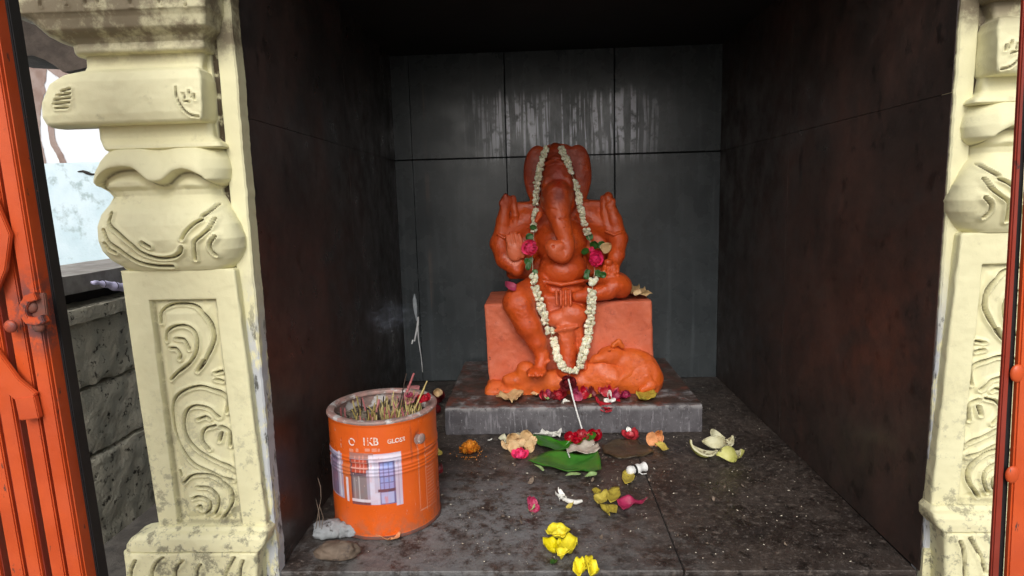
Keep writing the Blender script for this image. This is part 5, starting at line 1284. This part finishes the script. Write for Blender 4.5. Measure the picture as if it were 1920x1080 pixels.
for sp, sd in ((1.5, 1), (.6, 2), (2.6, 3), (3.3, 4)):
    petal_at('petal', 1057, 937, 0, .022, .009, m_wht, None, spin=sp, seed=sd+400, nrm=(0, -.3, 1), parent=jw, lift=.006)
yc = empty('yellow_dried_petals', tuple(FL(1136, 945, 0)), 'cluster of dull yellow petals near the middle of the floor', 'petals')
for pts, sd in (([(1110, 927), (1118, 920), (1128, 922), (1126, 932), (1114, 934)], 1), ([(1113, 936), (1124, 934), (1136, 926), (1142, 934), (1136, 946), (1122, 950), (1114, 944)], 2), ([(1136, 926), (1146, 920), (1160, 918), (1164, 932), (1158, 944), (1144, 948), (1138, 940)], 3), ([(1122, 950), (1134, 950), (1142, 960), (1144, 974), (1136, 968), (1128, 960)], 4), ([(1136, 950), (1150, 948), (1158, 956), (1156, 970), (1146, 966), (1138, 958)], 5)):
    slab_shape('petal', pts, 0, m_yelp, .006, .003, sd+500, .0004, 4, 26, yc)
dryleaf('magenta_petal', [(1156, 946), (1166, 942), (1184, 943), (1208, 941), (1214, 944), (1200, 950), (1184, 955), (1168, 964), (1162, 958)], 0, m_mag, 'wilted magenta petal touching the yellow petal cluster', 'petal', .009, 91)
mb = empty('wilted_bud', tuple(FL(1002, 957, 0)), 'small wilted dark pink bud at the left of the white blossom', 'bud')
for sp, sd, L in ((.1, 1, .024), (1.6, 2, .016), (-1.6, 3, .014), (.5, 4, .028), (3.0, 5, .014)):
    petal_at('petal', 1002, 957, 0, L, .014, m_mag, None, spin=sp, seed=sd+600, nrm=(0, -.8, .7), parent=mb, lift=.004)
petal_at('green_leaflet', 990, 958, 0, .018, .009, m_leafp, 'tiny pale green leaf touching the wilted pink bud', 'leaf', 1.4, (0, 0, 1), 92)
petal_at('yellow_sliver', 1062, 955, 0, .022, .006, m_yelp, 'thin yellow petal sliver below the white blossom', 'petal', -1.0+3.1, (0, 0, 1), 93)
petal_at('brown_scrap', 992, 910, 0, .022, .008, m_rockb, 'small brown twig scrap on the floor left of the lower leaf', 'scrap', -.6, (0, -.2, 1), 94)
# front edge yellow flowers
def yflower(u, v, polys, label, sd):
    e0 = empty('yellow_flower', tuple(FL(u, v, 0)), label, 'flower', 'bright yellow flowers at the front edge')
    for k, P in enumerate(polys): slab_shape('petal', P, .001*k, m_byel, .012, .006, sd*10+k, .0004, 5, 36, e0, 90)
yflower(1050, 1040, [[(1018, 1024), (1030, 1019), (1042, 1024), (1052, 1030), (1050, 1042), (1040, 1048), (1028, 1044), (1020, 1034)], [(1044, 1030), (1056, 1022), (1068, 1017), (1082, 1019), (1083, 1034), (1078, 1048), (1064, 1054), (1050, 1048)], [(1040, 1044), (1052, 1046), (1066, 1050), (1060, 1058), (1046, 1056)]], 'bright yellow flower at the front edge with a green leaf scrap, the middle one', 1)
yflower(1045, 1006, [[(1022, 1008), (1030, 999), (1046, 995), (1062, 998), (1070, 1008), (1062, 1014), (1042, 1016), (1028, 1014)], [(1030, 1012), (1046, 1006), (1064, 1010), (1060, 1020), (1040, 1021)]], 'bright yellow flower farthest from the front edge, behind the middle one', 2)
yflower(1098, 1072, [[(1074, 1082), (1078, 1068), (1088, 1062), (1096, 1070), (1098, 1086), (1086, 1092)], [(1092, 1072), (1098, 1056), (1106, 1051), (1112, 1062), (1108, 1076), (1098, 1082)], [(1102, 1080), (1108, 1066), (1118, 1066), (1124, 1078), (1118, 1092), (1106, 1092)]], 'bright yellow flower cut by the bottom of the picture', 3)
petal_at('green_leaflet', 1040, 1052, 0, .020, .010, m_leafd, 'small green leaf scrap under the middle bright yellow flower', 'leaf', 2.9, (0, -.2, 1), 95)

# stones and dry leaf at the foot of the tin
def stone(name, u, v, rx_, ry_, rz_, mat, label, sd, amp=.18):
    bm = bmesh.new(); bmesh.ops.create_icosphere(bm, subdivisions=4, radius=1)
    for q in bm.verts:
        n_ = 1+amp*mnoise.noise(q.co*1.4+Vector((sd, 0, 0)))+amp*.4*mnoise.noise(q.co*4+Vector((sd, 3, 0)))+amp*.15*mnoise.noise(q.co*11)
        q.co = Vector((q.co.x*rx_*n_, q.co.y*ry_*n_, max(q.co.z*n_, -.8)*rz_))
    z0 = -min(q.co.z for q in bm.verts)
    o = bmo(name, bm, mat, None, True); p = FL(u, v, 0); o.location = (p[0], p[1], z0+.0005); return tag(o, label, 'stone')
stone('grey_stone', 617, 1004, .027, .020, .013, m_rockg, 'pale grey rough stone left of the tin foot', 3, .3)
stone('dark_stone', 650, 1003, .017, .014, .011, m_rockg, 'small dark rough stone touching the tin foot', 9, .45)
st_ = stone('brown_stone', 634, 1046, .032, .016, .014, m_rockb, 'brown stone lying in front of the pale grey stone', 5, .22)
dryleaf('dry_leaf', [(700, 1010), (716, 1006), (740, 1004), (752, 1008), (748, 1016), (738, 1020), (734, 1016), (728, 1022), (716, 1016)], 0, m_dryo, 'dried orange-brown leaf sticking out under the front of the tin', 'dried leaf', .006, 96)
ds = empty('dry_stalks', tuple(FL(597, 990, 0)), 'bent dry grass stalks standing by the left wall beside the tin', 'stalks')
for pts in ([(592, 992), (597, 960), (602, 935), (601, 912), (596, 896)], [(600, 990), (598, 960), (592, 935)], [(603, 992), (606, 970), (598, 945)]):
    keep(tube('stalk', [S(u, v, -.885) for u, v in pts], [.0006]*(len(pts)-1)+[.0003], m_rockb, None, 5), ds)

# scattered crumbs: rice, petal bits, ash flakes
V = []; Fc = []
def crumb(p, s_, el=1.0, az=0.0):
    b_ = len(V); c_, s2 = math.cos(az), math.sin(az)
    for q in ((1, 0, 0), (-1, 0, 0), (0, 1, 0), (0, -1, 0), (0, 0, 1), (0, 0, -.8)):
        x, y = q[0]*el, q[1]; V.append((p[0]+s_*(x*c_-y*s2), p[1]+s_*(x*s2+y*c_), p[2]+s_*q[2]*.8))
    for q in ((0, 2, 4), (2, 1, 4), (1, 3, 4), (3, 0, 4), (2, 0, 5), (1, 2, 5), (3, 1, 5), (0, 3, 5)): Fc.append(tuple(b_+i for i in q))
for k in range(800):
    x, y = random.uniform(-.42, .43), random.uniform(-.94, -.10)
    if (x-TX)**2+(y-TY)**2 < (TR+.004)**2: continue
    if SX0-.003 < x < SX1+.003 and y > SY0-.003: 
        if random.random() < .5: continue
        z = SZ
        if y > -.40: continue
    else: z = 0
    crumb((x, y, z+.0009), random.choice((.0004, .0005, .0006, .0007, .0009, .0012)), random.choice((1, 1, 1.2, 1.5, 2.4)), random.uniform(0, 3.1))
tag(mk('floor_crumbs', V, Fc, m_crumb, smooth=False), 'pale crumbs and petal bits scattered over the shrine floor', 'crumbs', kind='stuff')
V = []; Fc = []
for k in range(2600):
    x, y = random.uniform(-.43, .44), random.uniform(-.94, -.05)
    if (x-TX)**2+(y-TY)**2 < (TR+.004)**2 or (SX0-.003 < x < SX1+.003 and y > SY0-.003): continue
    if mnoise.noise(Vector((x*9, y*9, 5))) < -.05 : continue
    crumb((x, y, .0006), random.uniform(.0005, .0014), random.uniform(1, 1.6), random.uniform(0, 3.1))
tag(mk('floor_grit', V, Fc, M('brown_grit', (.10, .08, .065), (.045, .035, .028), 300, .9, 200, 0), smooth=False), 'brown grit and soot crumbs over the shrine floor', 'grit', kind='stuff')

# white wax-like run on the back wall and smoke over the tin
dr = empty('white_drip', tuple(S(779, 600, -.001)), 'white spoon-shaped drip running down the back wall above the tin', 'drip')
def run(pts, w0, mat, name='run'):
    L = catmull([S(u, v, -.0012)[[0, 2]] for u, v in pts], 6); V = []; k = len(L)
    for i, p in enumerate(L):
        ww = np.interp(i/(k-1), np.linspace(0, 1, len(w0)), w0)
        V += [(p[0]-ww, -.0001, p[1]), (p[0], -.0001-max(.0006, ww*.6), p[1]), (p[0]+ww, -.0001, p[1])]
    Fc = [(3*i+j, 3*i+j+1, 3*i+j+4, 3*i+j+3) for i in range(k-1) for j in range(2)]
    keep(mk(name, V, [f_ for f_ in Fc], mat), dr)
run([(777, 551), (777, 562), (778, 575), (780, 592), (782, 602)], [.0008, .0052, .0058, .0030, .0022], m_dripg, 'smear')
run([(784, 594), (783, 608), (780, 624), (777, 640)], [.0018, .0030, .0026, .0022], m_drip)
run([(774, 637), (772, 645)], [.0026, .0022], m_drip)
run([(783, 612), (785, 640), (789, 665), (791, 685), (792, 698)], [.0018, .0014, .0012, .0012, .0008], m_drip)

sm, n, b = newmat('incense_smoke'); n.nodes.remove(b); pv = N(n, 'ShaderNodeVolumePrincipled'); pv.inputs['Color'].default_value = (.72, .80, 1, 1)
oc = objc(n); ns = noise(n, oc, 2.0, 5, .6, 1.6)
gr_ = N(n, 'ShaderNodeVectorMath', operation='LENGTH'); n.links.new(oc, gr_.inputs[0])
dn = math_(n, 'MULTIPLY', ramp(n, ns, .48, .72), ramp(n, gr_.outputs['Value'], 1.0, .2)); n.links.new(math_(n, 'MULTIPLY', dn, 26.0), pv.inputs['Density'])
n.links.new(pv.outputs[0], n.nodes['Material Output'].inputs['Volume'])
bm = bmesh.new(); bmesh.ops.create_icosphere(bm, subdivisions=3, radius=1); o = bmo('incense_smoke', bm, sm, None, True)
o.location = S(730, 594, -.62); o.scale = (.062, .03, .040); tag(o, 'faint bluish incense smoke hanging over the tin', 'smoke', kind='stuff')

# ---- more loose petals on and below the step
random.seed(21)
for k in range(24):
    u = random.uniform(1012, 1185); v = random.uniform(734, 755); kk = random.random()
    petal_at('red_petal', u, v, Z1+.001, random.uniform(.018, .030), random.uniform(.016, .026), m_red if kk < .6 else (m_dred if kk < .8 else m_mag), 'small crumpled red petal in the loose heap along the front of the granite step', spin=random.uniform(-2, 2), nrm=(random.uniform(-.4, .4), random.uniform(-1.2, -.2), 1), seed=700+k, curl=.8, cup=.6, group='loose red petals along the step')
V = []; Fc = []
for k in range(70):
    x, y = random.gauss(.02, .17), random.uniform(-.90, -.45)
    if not -.2 < x < .40: continue
    p = FL(960, 900, 0)*0+np.array([x, y, .0015]); vf = xf(petal_vf(random.uniform(.004, .011), random.uniform(.003, .007), .6, .5, .4, 900+k, 2, 3), Matrix.Translation(p)@orient((random.uniform(-.5, .5), random.uniform(-.5, .5), 1), random.uniform(0, 6)))
    o_ = len(V); V += vf[0]; Fc += [tuple(i+o_ for i in q) for q in vf[1]]
zz2 = min(q[2] for q in V); tag(mk('withered_bits', V, Fc, m_rockb), 'small withered petal bits scattered on the dark floor', 'petal bits', kind='stuff')
